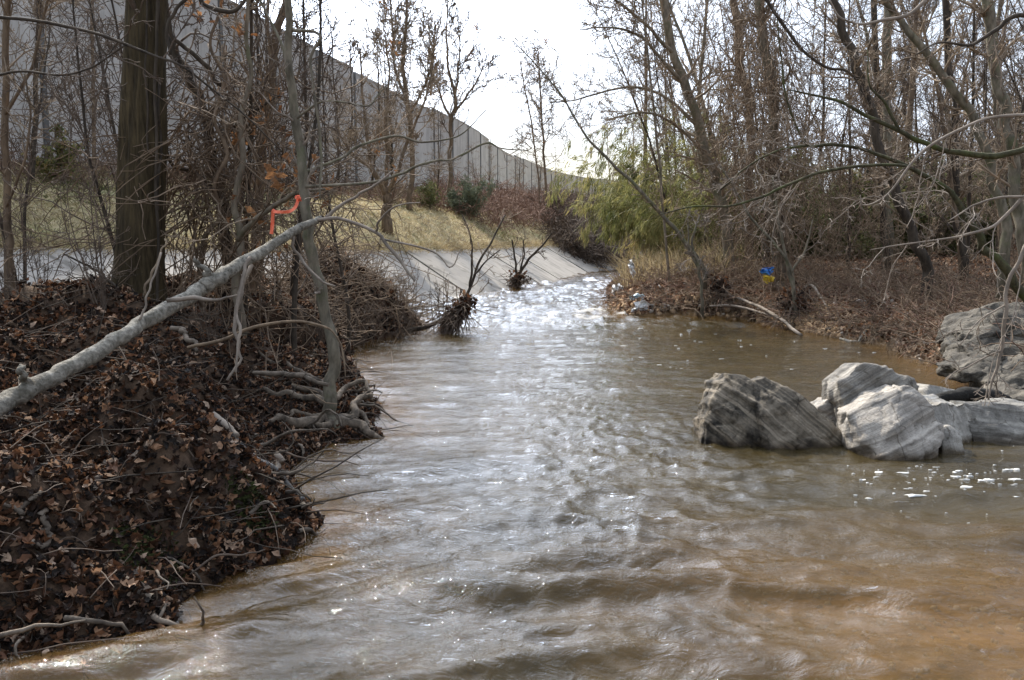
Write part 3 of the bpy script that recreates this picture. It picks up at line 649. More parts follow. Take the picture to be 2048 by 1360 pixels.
def hug(lst, mn=None): return lst
spit_near = lambda x, y, z, ds, dl, dr: (ds > -.03) & (ds > dl + .2) & (np.abs(x / y) < .75) & (rng.random(len(x)) < np.clip(4.5 / y, .25, 1))
pts = ground_pts(42000, -6.5, .2, 2.6, 13, spit_near)
sz = rng.uniform(.035, .085, len(pts)); pts[:, 2] += rng.uniform(.0, .045, len(pts))
o = scatter('leaf_litter', pts, sz, M['leaf'], ground, origin=(0, 0, 0)); tag(o, kind='stuff')
# the 300 that show largest lie loose on top, one by one
protos = []
for k in range(8):
    v, tr = leaf_proto(('lobed', 'oval', 'oval')[k % 3], rng); me = mesh_np('leaf', v, None, tr, smooth=False); me.materials.append(M['leafo']); protos.append(me)
lp = ground_pts(300, -3.4, -.6, 3.0, 6.2, lambda x, y, z, ds, dl, dr: (ds > .08) & (x / y > -.6) & (y < 3 + 3.2 * rng.random(len(x))))
for i, q in enumerate(lp):
    o = bpy.data.objects.new('leaf', protos[i % 8]); COL.objects.link(o); o.parent = ground; s_ = rng.uniform(.055, .10)
    o.location = (q[0], q[1], q[2] + .04); o.scale = (s_,) * 3; o.rotation_euler = (rng.normal(0, .5), rng.normal(0, .5), rng.uniform(0, 6.3))
ep = ground_pts(3200, -3.4, .1, 2.7, 9, lambda x, y, z, ds, dl, dr: (ds > -.05) & (ds < .16)); ep[:, 2] = np.maximum(ep[:, 2], 0) + rng.uniform(0, .03, len(ep))
o = scatter('edge_litter', ep, rng.uniform(.03, .075, len(ep)), M['leaf'], ground, tilt=.9); tag(o, kind='stuff')
# far debris and right bank
jam = lambda x, y, z, ds, dl, dr: (ds > -.02) & (ds > dl)
pts = ground_pts(7000, -5, -1.2, 12, 17.5, jam); pts[:, 2] += rng.uniform(-.01, .12, len(pts))
o = scatter('leaf_litter', pts, rng.uniform(.07, .14, len(pts)), M['leaf'], ground); tag(o, kind='stuff')
rbk = lambda x, y, z, ds, dl, dr: (dr > .02) & (np.abs(x / y) < .68) & (rng.random(len(x)) < np.clip(1.6 / (.4 + np.abs(dr)), .12, 1))
pts = ground_pts(26000, 2, 17, 8, 27, rbk); pts[:, 2] += rng.uniform(0, .06, len(pts))
o = scatter('leaf_litter', pts, rng.uniform(.07, .13, len(pts)), M['leafr'], ground); tag(o, kind='stuff')
# loose sticks lying in the litter
def sticks(name, pts, lmin, lmax, r, mat, rg=rng, up=.12, wig=.25, K=5, S=4, parent=ground, lift=.03):
    n = len(pts); d = rg.normal(0, 1, (n, 3)); d[:, 2] = np.abs(rg.normal(up, .25, n))
    p_, r_ = walk(pts + np.array([0, 0, lift]), d, rg.uniform(lmin, lmax, n), K, wig, -.06, rg.uniform(.6, 1.3, n) * r, rg.uniform(.3, .6, n) * r, rg)
    o = Tubes().add(p_, r_, S).build(name, mat, parent); tag(o, kind='stuff'); return o
sticks('litter_twigs', ground_pts(380, -4.5, .1, 2.8, 9, spit_near), .12, .5, .004, M['twigd'], wig=.14)
sticks('litter_twigs', ground_pts(300, -5, .1, 3.5, 12, spit_near), .15, .7, .005, M['dark'], wig=.14)
sticks('litter_twigs', ground_pts(1300, -5, -1.2, 12, 17.5, jam), .3, 1.0, .009, M['vine'], up=.25, lift=.08)
sticks('litter_twigs', ground_pts(2200, 2, 12, 9, 24, lambda x, y, z, ds, dl, dr: (dr > .0) & (dr < 3.5) & (x / y < .65)), .3, 1.1, .008, M['vine'], up=.25, lift=.05)
sticks('litter_twigs', ground_pts(1200, 2, 12, 9, 24, lambda x, y, z, ds, dl, dr: (dr > .0) & (dr < 3) & (x / y < .65)), .3, 1.0, .007, M['red'], up=.3, lift=.05)

# ------------------------------------------------------------------ dry grass on the upper left bank
def blades(name, pts, h, wdt, mat, parent, lean=.6, rg=rng, rnd=None, mean=(0, 0)):
    n = len(pts); a = rg.uniform(0, 6.28, n); d = np.stack([np.cos(a) * lean + mean[0], np.sin(a) * lean + mean[1], np.ones(n)], 1); d = unit(d + rg.normal(0, .2, (n, 3)))
    s_ = unit(np.cross(d, rg.normal(0, 1, (n, 3)))) * (wdt * .5); L_ = (h * rg.uniform(.5, 1.2, n))[:, None]
    mid = pts + d * L_ * .55; d2 = d.copy(); d2[:, 2] -= .7; tip = mid + unit(d2) * L_ * .5
    v = np.stack([pts - s_, pts + s_, mid + s_ * .8, mid - s_ * .8, tip], 1).reshape(-1, 3); b = np.arange(n)[:, None] * 5
    me = mesh_np(name, v, b + np.array([[0, 1, 2, 3]]), b + np.array([[3, 2, 4]])); fattr(me, 'rnd', np.repeat(rg.random(n) if rnd is None else rnd, 5))
    o = link(name, me, mat, parent); tag(o, kind='stuff'); return o
gp = ground_pts(60000, -14, 6, 11, 60, lambda x, y, z, ds, dl, dr: (dl > WA(y) + .05) & (dl < 12) & (np.abs(x / y) < .66) & (rng.random(len(x)) < np.clip(14 / y, .1, 1)))
gv = np.clip(.55 + .45 * fbm(gp[:, 0] * .45, gp[:, 1] * .45, o=3, s=90) + rng.normal(0, .2, len(gp)), 0, 1)
blades('dry_grass', gp, .22, .016, M['grass'], ground, lean=1.1, rnd=gv)
gp = ground_pts(5000, -9, 6, 11, 50, lambda x, y, z, ds, dl, dr: (dl > WA(y) - .05) & (dl < WA(y) + .4) & (np.abs(x / y) < .66))
blades('grass_fringe', gp, .32, .014, M['reed'], ground, lean=.9, mean=(.5, -.2))

# ------------------------------------------------------------------ trees
def tree_obj(name, label, cat, base, group=None): return empty(name, tuple(base), label, cat, group)
def limbs_tree(name, label, paths, bark_m, twig_m, rg, base=None, n1=14, n2=6, n3=4, n4=0, t0=.25, l1=2.0, S=8, ang=(30, 65), up=.06, wig=.22, group=None, trunk_name='trunk', wigp=.3, rmin=.0028, absl=True, cat='tree', fall=.45, rr1=.36, sag=0):
    """paths: hand-laid limbs (first one is the trunk) as pixel paths; twigs grow from all of them"""
    T = Tubes(); allp = []; first = None
    for k, pth in enumerate(paths):
        n = max(10, 5 * len(pth)); q, r_ = pix_path(pth, n, wigp, rg)
        if k == 0:
            first = q[0].copy()
            gz = Hz(q[0][0], q[0][1])
            if base is None and q[0][2] > gz - .05 and q[0][2] < gz + 2.5:      # carry the foot down into the ground
                q = np.vstack([[q[0][0], q[0][1], min(gz - .1, q[0][2] - .02)], q]); r_ = np.concatenate([[r_[0] * 1.25], r_])
        T.add(q, r_, S, cap=True); allp.append((q, r_))
    org = np.array([first[0], first[1], Hz(first[0], first[1])])
    e = tree_obj(name, label, cat, org, group)
    T.build(trunk_name, bark_m, e, org)
    C = Tubes()
    for q, r_ in allp:
        K = 24; ii = np.linspace(0, len(q) - 1, K); i0 = np.minimum(ii.astype(int), len(q) - 2); f = (ii - i0)[:, None]
        pp = (q[i0] * (1 - f) + q[i0 + 1] * f)[None]; rr = (r_[i0] * (1 - f[:, 0]) + r_[i0 + 1] * f[:, 0])[None]
        ln = np.linalg.norm(np.diff(pp[0], axis=0), axis=1).sum(); m1 = max(2, int(n1 * min(1, ln / 4)))
        a, ar = sprout(pp, rr, m1, rg, t0=t0, t1=.98, ln=(.35 * l1, l1), absl=1.0, ang=ang, K=8, wig=wig, up=up, rr=rr1, rmin=rmin * 1.5, fall=fall, sag=sag)
        b, br = sprout(a, ar, n2, rg, ln=(.25, .6), K=6, wig=wig, up=up, rr=.55, rmin=rmin, sag=sag)
        c_, cr2 = sprout(b, br, n3, rg, ln=(.3, .6), K=4, wig=wig, up=up * .5, rr=.6, rmin=rmin, sag=sag)
        C.add(a, ar, 5).add(b, br, 4).add(c_, cr2, 3)
        if n4: d_, dr2 = sprout(c_, cr2, n4, rg, ln=(.3, .6), K=3, wig=wig, up=0, rr=.7, rmin=rmin * .9); C.add(d_, dr2, 3)
    C.build('crown', twig_m, e, org)
    return e
def free_tree(name, label, x, y, H_, r0, rg, bark_m, twig_m, lean=(0, 0), n1=26, n2=7, n3=5, n4=0, t0=.2, spread=.32, group=None, up=.10, ang=(25, 60), rmin=.004, wig=.18, S=7, multi=1, cat='tree', z=None):
    org = np.array([x, y, Hz(x, y) if z is None else z]); T = Tubes(); C = Tubes()
    for m in range(multi):
        d = np.array([[lean[0] + (rg.normal(0, .25) if multi > 1 else 0), lean[1] + (rg.normal(0, .25) if multi > 1 else 0), 1.]])
        h = H_ * (1 if m == 0 else rg.uniform(.6, 1)); rr0 = r0 * (1 if m == 0 else rg.uniform(.5, .9))
        q, r_ = walk(np.array([[rg.normal(0, .04 * (multi > 1)), rg.normal(0, .04 * (multi > 1)), -.1]]), d, np.array([h]), 16, .05, .02, np.array([rr0]), np.array([max(rr0 * .15, rmin)]), rg)
        T.add(q, r_, S)
        a, ar = sprout(q, r_, n1 // multi, rg, t0=t0, t1=.98, ln=(spread * .5, spread), ang=ang, K=8, wig=wig, up=up, rr=.4, rmin=rmin * 1.4, fall=.55)
        b, br = sprout(a, ar, n2, rg, ln=(.25, .55), K=5, wig=wig, up=up, rr=.55, rmin=rmin)
        c_, cr2 = sprout(b, br, n3, rg, ln=(.3, .6), K=4, wig=wig, up=up * .5, rr=.6, rmin=rmin)
        C.add(a, ar, 5).add(b, br, 3).add(c_, cr2, 3)
        if n4: d_, dr2 = sprout(c_, cr2, n4, rg, ln=(.3, .6), K=3, wig=wig, up=0, rr=.7, rmin=rmin * .9); C.add(d_, dr2, 3)
    e = tree_obj(name, label, cat, org, group); T.build('trunk' if multi == 1 else 'stem', bark_m, e); C.build('crown', twig_m, e)
    return e
def copy_tree(e, loc, rz, s_, label=None, group=None):
    r_ = e.copy(); COL.objects.link(r_); r_.location = loc; r_.rotation_euler = (0, 0, rz); r_.scale = (s_,) * 3 if np.isscalar(s_) else s_
    if label: r_['label'] = label
    if group: r_['group'] = group
    for ch in list(e.children):
        c_ = ch.copy(); COL.objects.link(c_); c_.parent = r_
    return r_
rg = np.random.default_rng(21)

# --- the big trunk on the left bank, with ridged bark
def big_tree():
    K, S = 170, 96
    q = spline([list(P(a, b, Y_)) + [w_ * .5 * Y_ / FOC] for a, b, Y_, w_ in
                [(271, 640, 8.6, 118), (274, 600, 8.6, 100), (281, 500, 8.6, 91), (286, 350, 8.6, 83), (290, 200, 8.6, 78), (293, 0, 8.6, 73), (297, -300, 8.6, 72), (300, -700, 8.6, 60), (320, -1200, 8.6, 40)]], K)
    a = np.arange(S) / S * 2 * math.pi
    zz = q[:, 2][:, None]; AA = np.broadcast_to(a, (K, S)); ca, sa = np.cos(AA), np.sin(AA)
    rid = 1 - np.abs(vn(ca * 9 + zz * .35, sa * 9, zz * 1.6, s=5)); rid2 = vn(ca * 22, sa * 22, zz * 6 + 0 * ca, s=6)
    lob = .05 * np.sin(3 * AA + .6) * np.exp(-(zz - q[0, 2]) * 1.6) + .04 * np.sin(2 * AA + 1)
    flare = 1 + .22 * np.exp(-(zz - q[0, 2]) / .16) * (1 + .5 * np.sin(5 * AA))
    rr = q[:, 3][:, None] * (1 + lob) * flare + .016 * (rid - .7) + .006 * rid2 + .02 * fbm(ca * 1.5, sa * 1.5 + zz, o=2, s=8)
    org = np.array([q[0, 0], q[0, 1], Hz(q[0, 0], q[0, 1])])
    v = np.stack([q[:, 0][:, None] + rr * ca, q[:, 1][:, None] + rr * sa, zz - (.25 * (np.arange(K) == 0))[:, None] + 0 * ca], -1) - org
    idx = np.arange(K * S).reshape(K, S); A = idx[:-1]; B = idx[1:]
    me = mesh_np('trunk', v.reshape(-1, 3), np.stack([A, np.roll(A, -1, 1), np.roll(B, -1, 1), B], -1).reshape(-1, 4))
    e = tree_obj('large_tree', 'thick straight tree with furrowed brown bark, biggest trunk on the left bank', 'tree', org)
    link('trunk', me, M['big'], e)
    C = Tubes(); pp = q[None, 40:, :3]; r_ = q[None, 40:, 3] * .6
    a_, ar = sprout(pp, r_, 16, rg, t0=.4, t1=1, ln=(1.5, 3.5), absl=1.0, K=9, wig=.2, up=.02, rr=.35, rmin=.006)
    b, br = sprout(a_, ar, 8, rg, ln=(.3, .6), K=6, wig=.22, up=-.02, rr=.5, rmin=.004); c_, cr2 = sprout(b, br, 5, rg, ln=(.3, .6), K=4, wig=.2, up=0, rr=.6, rmin=.003)
    C.add(a_, ar, 6).add(b, br, 4).add(c_, cr2, 3); C.build('crown', M['twigd'], e, org)
    # vines that climb the sunless side
    V = Tubes()
    for j, (px0, px1, w_) in enumerate([(316, 320, 6), (318, 312, 6), (300, 285, 4)]):
        m = 40; tt = np.linspace(0, 1, m); yy = np.interp(tt, [0, 1], [600 if j in (1,) else 420 - 60 * j, -300]); ph = rg.uniform(0, 9)
        xx = px0 + (px1 - px0) * tt + 7 * vn(tt * 9 + ph, tt * 0, s=3)
        path = np.array([P(a, b, 8.6 - .17 - .06 * math.sin(j) + (.12 if a > 318 else 0)) for a, b in zip(xx, yy)])
        V.add(path, np.full(m, w_ * .5 * 8.5 / FOC), 6)
    V.build('vine', M['dark'], e, org)
    return e
big_tree()

# --- leaning water-side tree with bare roots
e4 = limbs_tree('leaning_tree', 'slim pale grey tree rooted at the water edge, its bare roots spread over the bank', [
    [(666, 868, 7.30, 37.8), (664, 830, 7.35, 29.2), (664, 750, 7.40, 24.9), (658, 673, 7.45, 23.2), (641, 595, 7.45, 22.4), (626, 517, 7.45, 21.5), (616, 444, 7.45, 20.6), (609, 359, 7.50, 19.8), (592, 256, 7.55, 18.1), (579, 171, 7.55, 16.3), (577, 60, 7.55, 14.6), (580, -100, 7.55, 12.9), (590, -400, 7.65, 8.6)],
    [(614, 373, 7.45, 6.0), (702, 368, 7.35, 5.6), (747, 364, 7.25, 5.6), (798, 349, 7.20, 5.2), (836, 332, 7.15, 5.2), (874, 321, 7.15, 4.7), (901, 320, 7.15, 4.3), (928, 308, 7.15, 4.3), (973, 286, 7.15, 3.9), (1003, 297, 7.15, 3.0), (1058, 301, 7.15, 1.7)],
    [(604, 345, 7.50, 6.0), (634, 335, 7.65, 5.6), (685, 315, 7.75, 5.2), (713, 294, 7.80, 5.2), (754, 280, 7.85, 4.7), (798, 272, 7.90, 4.3), (839, 284, 7.95, 3.9), (884, 280, 7.95, 3.4), (925, 267, 7.95, 2.6), (973, 219, 8.05, 1.7)],
    [(590, 240, 7.55, 5.2), (640, 205, 7.45, 4.3), (690, 205, 7.45, 3.9), (735, 212, 7.45, 3.4), (757, 190, 7.55, 2.6), (790, 150, 7.55, 1.7)],
    [(579, 150, 7.55, 6.0), (560, 80, 7.65, 5.2), (530, 20, 7.75, 4.3), (500, -40, 7.75, 4.3)],
    [(583, 60, 7.55, 6.9), (640, 70, 7.45, 6.0), (622, 120, 7.45, 5.2), (630, 200, 7.35, 5.2), (642, 290, 7.35, 5.2), (640, 400, 7.25, 3.4)],
    ], M['grey'], M['twigl'], np.random.default_rng(5), n1=9, n2=5, n3=3, l1=.75, S=10, t0=.3, wig=.25, up=.02, rmin=.0018)
T = Tubes(); org = np.array(e4.location)
for pth in [[(655, 845, 7.30, 24), (620, 862, 7.15, 20), (585, 876, 6.95, 17), (552, 888, 6.85, 12), (540, 900, 6.75, 8)],
            [(662, 830, 7.30, 16), (640, 800, 7.45, 14), (600, 795, 7.50, 13), (560, 800, 7.45, 12), (520, 798, 7.45, 7)],
            [(660, 820, 7.45, 12), (640, 785, 7.75, 11), (590, 775, 7.85, 10), (540, 770, 7.85, 8), (505, 745, 7.90, 5)],
            [(668, 780, 7.55, 8), (640, 762, 7.95, 9), (600, 745, 8.15, 9), (560, 742, 8.25, 8), (520, 750, 8.25, 5)],
            [(675, 850, 7.35, 20), (700, 835, 7.40, 16), (718, 800, 7.65, 12), (740, 790, 7.75, 9)],
            [(675, 860, 7.35, 22), (712, 862, 7.25, 18), (745, 870, 7.20, 12), (762, 880, 7.15, 7)],
            [(680, 840, 7.45, 12), (720, 825, 7.65, 10), (735, 850, 7.45, 8), (748, 868, 7.30, 6)],
            [(660, 865, 7.25, 16), (640, 885, 7.15, 12), (600, 890, 7.05, 9)],
            [(670, 800, 7.65, 9), (700, 770, 7.95, 9), (730, 765, 7.95, 8), (745, 800, 7.75, 5)],
            [(645, 860, 7.25, 10), (620, 830, 7.25, 9), (585, 840, 7.15, 7), (575, 860, 7.05, 5)]]:
    q, r_ = pix_path(pth, 22, .5, rg); q[:, 2] = np.maximum(q[:, 2], land(q[:, 0], q[:, 1])[0] + 1.0 * r_ + .02); r_ = r_ * 1.15; t1 = Tubes().add(q, r_, 8, cap=True); t1.build('root', M['rootp'], e4, org)
# --- other left-bank trunks
def lt(*a, **k): return limbs_tree(*a, **k)
lt('dark_tree', 'dark crooked tree wrapped in vines just right of the big trunk', [
    [(452, 560, 9.6, 28), (448, 465, 9.6, 25), (437, 380, 9.6, 22), (427, 308, 9.6, 21), (403, 205, 9.6, 19), (376, 154, 9.6, 17), (345, 89, 9.7, 15), (325, 51, 9.7, 13), (290, -60, 9.8, 12)],
    [(420, 232, 9.6, 12), (445, 205, 9.55, 11), (468, 185, 9.5, 10), (430, 160, 9.5, 9), (410, 130, 9.5, 9), (365, 90, 9.5, 8), (342, 61, 9.5, 8), (330, -40, 9.5, 8)],
    [(427, 308, 9.6, 8), (470, 250, 9.5, 7), (520, 215, 9.4, 6), (560, 190, 9.4, 4)],
    [(440, 400, 9.6, 9), (400, 350, 9.4, 8), (345, 330, 9.2, 7), (330, 270, 9.1, 5), (335, 200, 9.1, 5)]],
    M['dark'], M['twigd'], np.random.default_rng(6), n1=14, n2=6, n3=4, l1=1.2, wig=.28, up=0)
lt('brown_tree', 'straight slender brown tree leaning right behind the orange ribbon', [
    [(505, 590, 10.2, 22), (518, 480, 10.2, 20), (523, 376, 10.2, 19), (533, 240, 10.2, 17), (547, 120, 10.2, 16), (568, 0, 10.2, 15), (595, -150, 10.2, 12)],
    [(545, 130, 10.2, 8), (536, 60, 10.2, 7), (540, -60, 10.2, 6)]], M['brown'], M['twig'], np.random.default_rng(8), n1=12, n2=5, n3=4, l1=1.2, wig=.2, up=.08)
lt('crooked_tree', 'thin crooked tree with smooth grey stem between the brown tree and the slim pale one', [
    [(478, 640, 8.6, 20), (470, 560, 8.6, 17), (482, 480, 8.6, 15), (470, 400, 8.6, 13), (488, 320, 8.6, 12), (480, 240, 8.6, 11), (500, 150, 8.6, 9), (492, 60, 8.6, 8), (505, -60, 8.6, 6)],
    [(480, 480, 8.6, 12), (510, 440, 8.4, 11), (560, 405, 8.2, 10), (600, 385, 8.0, 8), (650, 378, 7.9, 5)]], M['mid'], M['twig'], np.random.default_rng(9), n1=14, n2=6, n3=4, l1=1.0, wig=.28, up=.0)
lt('edge_tree', 'thin brown tree at the extreme left edge of the bank', [
    [(24, 585, 9.2, 22), (18, 500, 9.2, 17), (12, 420, 9.2, 15), (10, 250, 9.2, 14), (14, 100, 9.2, 13), (20, -80, 9.2, 11)],
    [(12, 230, 9.2, 7), (60, 140, 9.1, 6), (85, 40, 9.1, 5), (110, -60, 9.0, 4)],
    [(12, 420, 9.2, 6), (45, 330, 9.0, 5), (60, 240, 9.0, 4), (50, 150, 9, 3)]], M['brown'], M['twig'], np.random.default_rng(10), n1=12, n2=6, n3=4, l1=1.2, wig=.2, up=.05)
lt('hanging_vine', 'twisted dark vine stem hanging right of the dark crooked tree', [
    [(400, 540, 9.0, 10), (412, 470, 8.9, 9), (440, 430, 8.9, 8), (430, 370, 8.8, 8), (455, 300, 8.8, 8), (430, 240, 8.8, 7), (450, 160, 8.8, 7), (420, 90, 8.8, 6), (440, 20, 8.8, 6), (430, -60, 8.8, 6)]],
    M['vine'], M['twigd'], np.random.default_rng(12), n1=18, n2=5, n3=3, l1=.8, wig=.4, up=-.02, cat='vine')
lt('overhanging_branch', 'dark bough drooping into the frame at the top left above the ribbon', [
    [(300, -60, 7.2, 12), (385, -20, 7.2, 10), (405, 8, 7.2, 9), (440, 20, 7.2, 9), (470, 22, 7.2, 8), (488, 0, 7.2, 7), (500, -30, 7.2, 6)],
    [(340, 110, 7.3, 6), (335, 60, 7.3, 7), (350, 20, 7.3, 7), (380, -8, 7.3, 7), (420, -40, 7.3, 7)]], M['dark'], M['twigd'], np.random.default_rng(13), base=1, n1=10, n2=5, n3=3, l1=.7, wig=.25, up=-.04, cat='branch')
lt('long_branch', 'long thin bough crossing the top left corner in front of the big trunk', [
    [(-60, 28, 6.6, 7), (0, 34, 6.6, 6.5), (90, 45, 6.6, 6.5), (180, 64, 6.6, 6), (240, 84, 6.6, 6), (310, 112, 6.6, 5), (360, 130, 6.6, 4.5), (420, 175, 6.7, 4), (500, 240, 6.7, 3.5), (560, 300, 6.8, 2.5)],
    [(-40, 160, 6.8, 5), (40, 143, 6.8, 5), (120, 150, 6.8, 4), (180, 136, 6.8, 4), (250, 90, 6.8, 3)],
    [(190, 66, 6.6, 3), (215, 110, 6.6, 3), (245, 60, 6.7, 2)]], M['dark'], M['twigd'], np.random.default_rng(14), base=1, n1=12, n2=5, n3=3, l1=.8, wig=.22, up=-.02, cat='branch')

# fallen log propped across the left bank
T = Tubes(); q, r_ = pix_path([(-130, 882, 4.1, 44), (0, 811, 4.4, 39), (100, 755, 4.75, 35), (200, 700, 5.05, 31), (273, 654, 5.3, 30), (390, 587, 5.8, 29), (430, 560, 5.95, 30), (500, 517, 6.25, 23), (586, 464, 6.6, 18), (630, 442, 6.8, 13), (640, 436, 6.85, 10)], 110, .15)
K_ = len(q); ang_ = np.arange(20) / 20 * 2 * math.pi
rr = r_[:, None] * (1 + .07 * np.exp(-((np.arange(K_)[:, None] - np.array([30, 47, 62, 78])[None]) / 1.6) ** 2).sum(1)[:, None] + .04 * fbm(np.arange(K_)[:, None] * .22 + 0 * ang_, np.cos(ang_)[None] * 1.2 + 5, np.sin(ang_)[None] * 1.2 + 0 * np.arange(K_)[:, None], o=3, s=2))
e = empty('fallen_log', tuple(q[5]), 'long pale grey fallen log slanting up across the leafy left bank', 'log')
Tubes().add(q[None], rr[None], 20).build('log_trunk', M['log'], e, q[5])
for pth in [[(632, 440, 6.8, 8), (674, 437, 6.8, 7.5), (709, 445, 6.8, 7), (750, 462, 6.8, 7), (768, 489, 6.75, 7), (797, 521, 6.7, 7), (829, 562, 6.6, 4)],
            [(430, 553, 5.95, 14), (415, 548, 5.9, 12), (398, 530, 5.9, 9), (390, 518, 5.9, 6)],
            [(55, 770, 4.6, 18), (45, 745, 4.5, 14), (42, 732, 4.5, 11)],
            [(340, 600, 5.5, 10), (385, 596, 5.45, 9), (430, 600, 5.4, 6), (475, 590, 5.4, 3)],
            [(500, 515, 6.2, 8), (480, 560, 6.1, 8), (475, 620, 6.0, 7), (478, 680, 5.9, 6), (468, 745, 5.8, 4)],
            [(750, 462, 6.8, 5), (770, 430, 6.7, 4), (800, 410, 6.7, 3), (840, 405, 6.7, 2)],
            [(760, 478, 6.8, 5), (820, 490, 6.7, 4), (870, 505, 6.7, 4), (900, 535, 6.6, 3), (920, 500, 6.6, 2)],
            [(580, 465, 6.6, 7), (600, 520, 6.6, 6), (640, 560, 6.5, 5), (672, 572, 6.5, 3)],
            [(280, 640, 5.3, 5), (300, 570, 5.4, 4), (325, 505, 5.5, 4)],
            [(650, 437, 6.85, 8), (700, 400, 6.9, 6), (750, 372, 6.9, 5), (790, 340, 6.9, 3)]]:
    qq, rr_ = pix_path(pth, 20, .7, rg); Tubes().add(qq, rr_, 7, cap=True).build('branch', M['log'] if pth[0][3] > 11 else M['twigl'], e, q[5])

# ------------------------------------------------------------------ orange ribbon
mo = plain('ribbon_orange', (.80, .13, .06), (.92, .22, .12), 20, .5, .4)
def ribbon(name, pth, wpx, mat, label, cat, width_dir=(0, 0, 1)):
    q = spline([list(P(a, b, Y_)) for a, b, Y_ in pth], 40); n = len(q); tg = unit(np.gradient(q, axis=0))
    wd = unit(np.cross(tg, np.array([0, 1., 0])) + .35 * np.stack([0 * tg[:, 0], np.sin(np.arange(n) * .4), 0 * tg[:, 0]], 1)) * (wpx * .5 * 6.6 / FOC)
    nn = unit(np.cross(tg, wd)) * .0008
    v = np.concatenate([q - wd + nn, q + wd + nn, q + wd - nn, q - wd - nn]); i = np.arange(n - 1); Q = []
    for a in range(4): b = (a + 1) % 4; Q.append(np.stack([a * n + i, a * n + i + 1, b * n + i + 1, b * n + i], 1))
    Q.append(np.array([[0, n, 2 * n, 3 * n], [n - 1, 4 * n - 1, 3 * n - 1, 2 * n - 1]]))
    org = q[0]; o = link(name, mesh_np(name, v - org, np.concatenate(Q), smooth=False), mat); o.location = org; return tag(o, label, cat) if label else o
e = empty('marker_ribbon', tuple(P(546, 425, 6.5)), 'bright orange marker ribbon tied to the thin twigs above the fallen log', 'ribbon')
for pth, w_ in (([(543, 468, 6.5), (545, 445, 6.49), (546, 425, 6.47), (549, 419, 6.46)], 7), ([(546, 423, 6.46), (560, 424, 6.44), (578, 423, 6.44), (590, 415, 6.45), (596, 400, 6.46), (597, 390, 6.46)], 6), ([(590, 394, 6.44), (598, 396, 6.43), (600, 402, 6.46)], 7)):
    o = ribbon('strip', pth, w_, mo, None, None); o.parent = e; o.location = o.location - e.location

# ------------------------------------------------------------------ driftwood and sticks picked out one by one on the left bank
def stick(label, pth, mat=None, n=24, name='stick', cat='stick', S=8, wig=.8):
    q, r_ = pix_path(pth, n, wig, rg); q[:, 2] = np.maximum(q[:, 2], land(q[:, 0], q[:, 1])[0] + .8 * r_ + .02); o = Tubes().add(q, r_, S, cap=True).build(name, mat or M['root'], None, q[0]); o.location = q[0]; return tag(o, label, cat)
stick('pale crooked branch end at the water edge above the mossy log', [(551, 906, 5.75, 13), (558, 932, 5.7, 12), (540, 948, 5.6, 13), (520, 958, 5.5, 12), (503, 973, 5.45, 9)], M['twigl'], name='driftwood')
stick('smooth dark wet log sliding into the water below the roots', [(425, 912, 5.4, 14), (470, 925, 5.4, 17), (520, 948, 5.35, 18), (570, 975, 5.3, 18), (604, 1003, 5.2, 15)], M['wetlog'], name='driftwood', cat='log', wig=.2)
stick('short split grey stake sticking out of the leaves', [(428, 826, 5.4, 8), (445, 845, 5.35, 15), (460, 858, 5.3, 15), (474, 872, 5.25, 12)], M['twigl'], name='driftwood', wig=.1)
stick('thin dark twig reaching out over the water near the roots', [(560, 900, 5.8, 5), (600, 915, 5.7, 4), (650, 922, 5.6, 4), (690, 922, 5.5, 3), (718, 930, 5.45, 2)], M['twigd'])
stick('curved pale root loop low on the bank at the left edge', [(95, 1165, 3.75, 12), (98, 1190, 3.7, 13), (88, 1225, 3.65, 11), (74, 1255, 3.6, 8)], M['root'], name='driftwood')
stick('short pale root left of the curved loop', [(85, 1130, 3.8, 9), (60, 1155, 3.75, 11), (45, 1180, 3.7, 10), (25, 1215, 3.7, 7)], M['root'], name='driftwood')
stick('thin stick lying along the mossy bank edge', [(380, 1150, 4.0, 4), (430, 1112, 4.1, 5), (480, 1110, 4.2, 4), (530, 1100, 4.3, 3)], M['twigd'])
stick('long thin stick angled across the dark bank hollow', [(270, 1090, 4.3, 4), (330, 1035, 4.4, 4), (380, 1000, 4.5, 4), (412, 982, 4.6, 2)], M['twigd'])
stick('arched twig above the wet dark log', [(230, 975, 4.6, 4), (290, 945, 4.7, 4), (360, 920, 4.8, 3), (375, 918, 4.85, 2)], M['twig'])
stick('brown fallen bough bent over the jumble below the fallen log', [(380, 695, 6.2, 7), (440, 680, 6.2, 7), (500, 655, 6.3, 7), (580, 643, 6.4, 6), (640, 650, 6.4, 5), (672, 668, 6.4, 4), (685, 720, 6.35, 4), (690, 755, 6.3, 2)], M['brown'])
stick('pale upright stem with bark peeled leaning on the leaning tree roots', [(495, 530, 6.4, 9), (478, 600, 6.3, 8), (475, 660, 6.2, 8), (480, 710, 6.1, 6), (455, 760, 6.0, 5)], M['twigl'])
stick('weathered grey branch lying beneath the fallen log', [(352, 655, 6.6, 10), (372, 668, 6.5, 11), (385, 690, 6.4, 9), (395, 705, 6.35, 5)], M['root'])
stick('upper pale root-like pole along the jumble edge', [(510, 745, 7.2, 8), (560, 748, 7.1, 11), (610, 752, 7.0, 11), (650, 770, 6.9, 8)], M['root'], name='driftwood')
stick('slanting thin pole standing in front of the big trunk', [(282, 590, 7.6, 5), (305, 540, 7.6, 5), (325, 500, 7.6, 4), (332, 478, 7.6, 4)], M['twig'])
stick('long leaning bare sapling stem left of the big trunk', [(250, 592, 7.9, 6), (200, 545, 8, 5), (160, 525, 8, 4), (130, 508, 8, 3)], M['dark'])
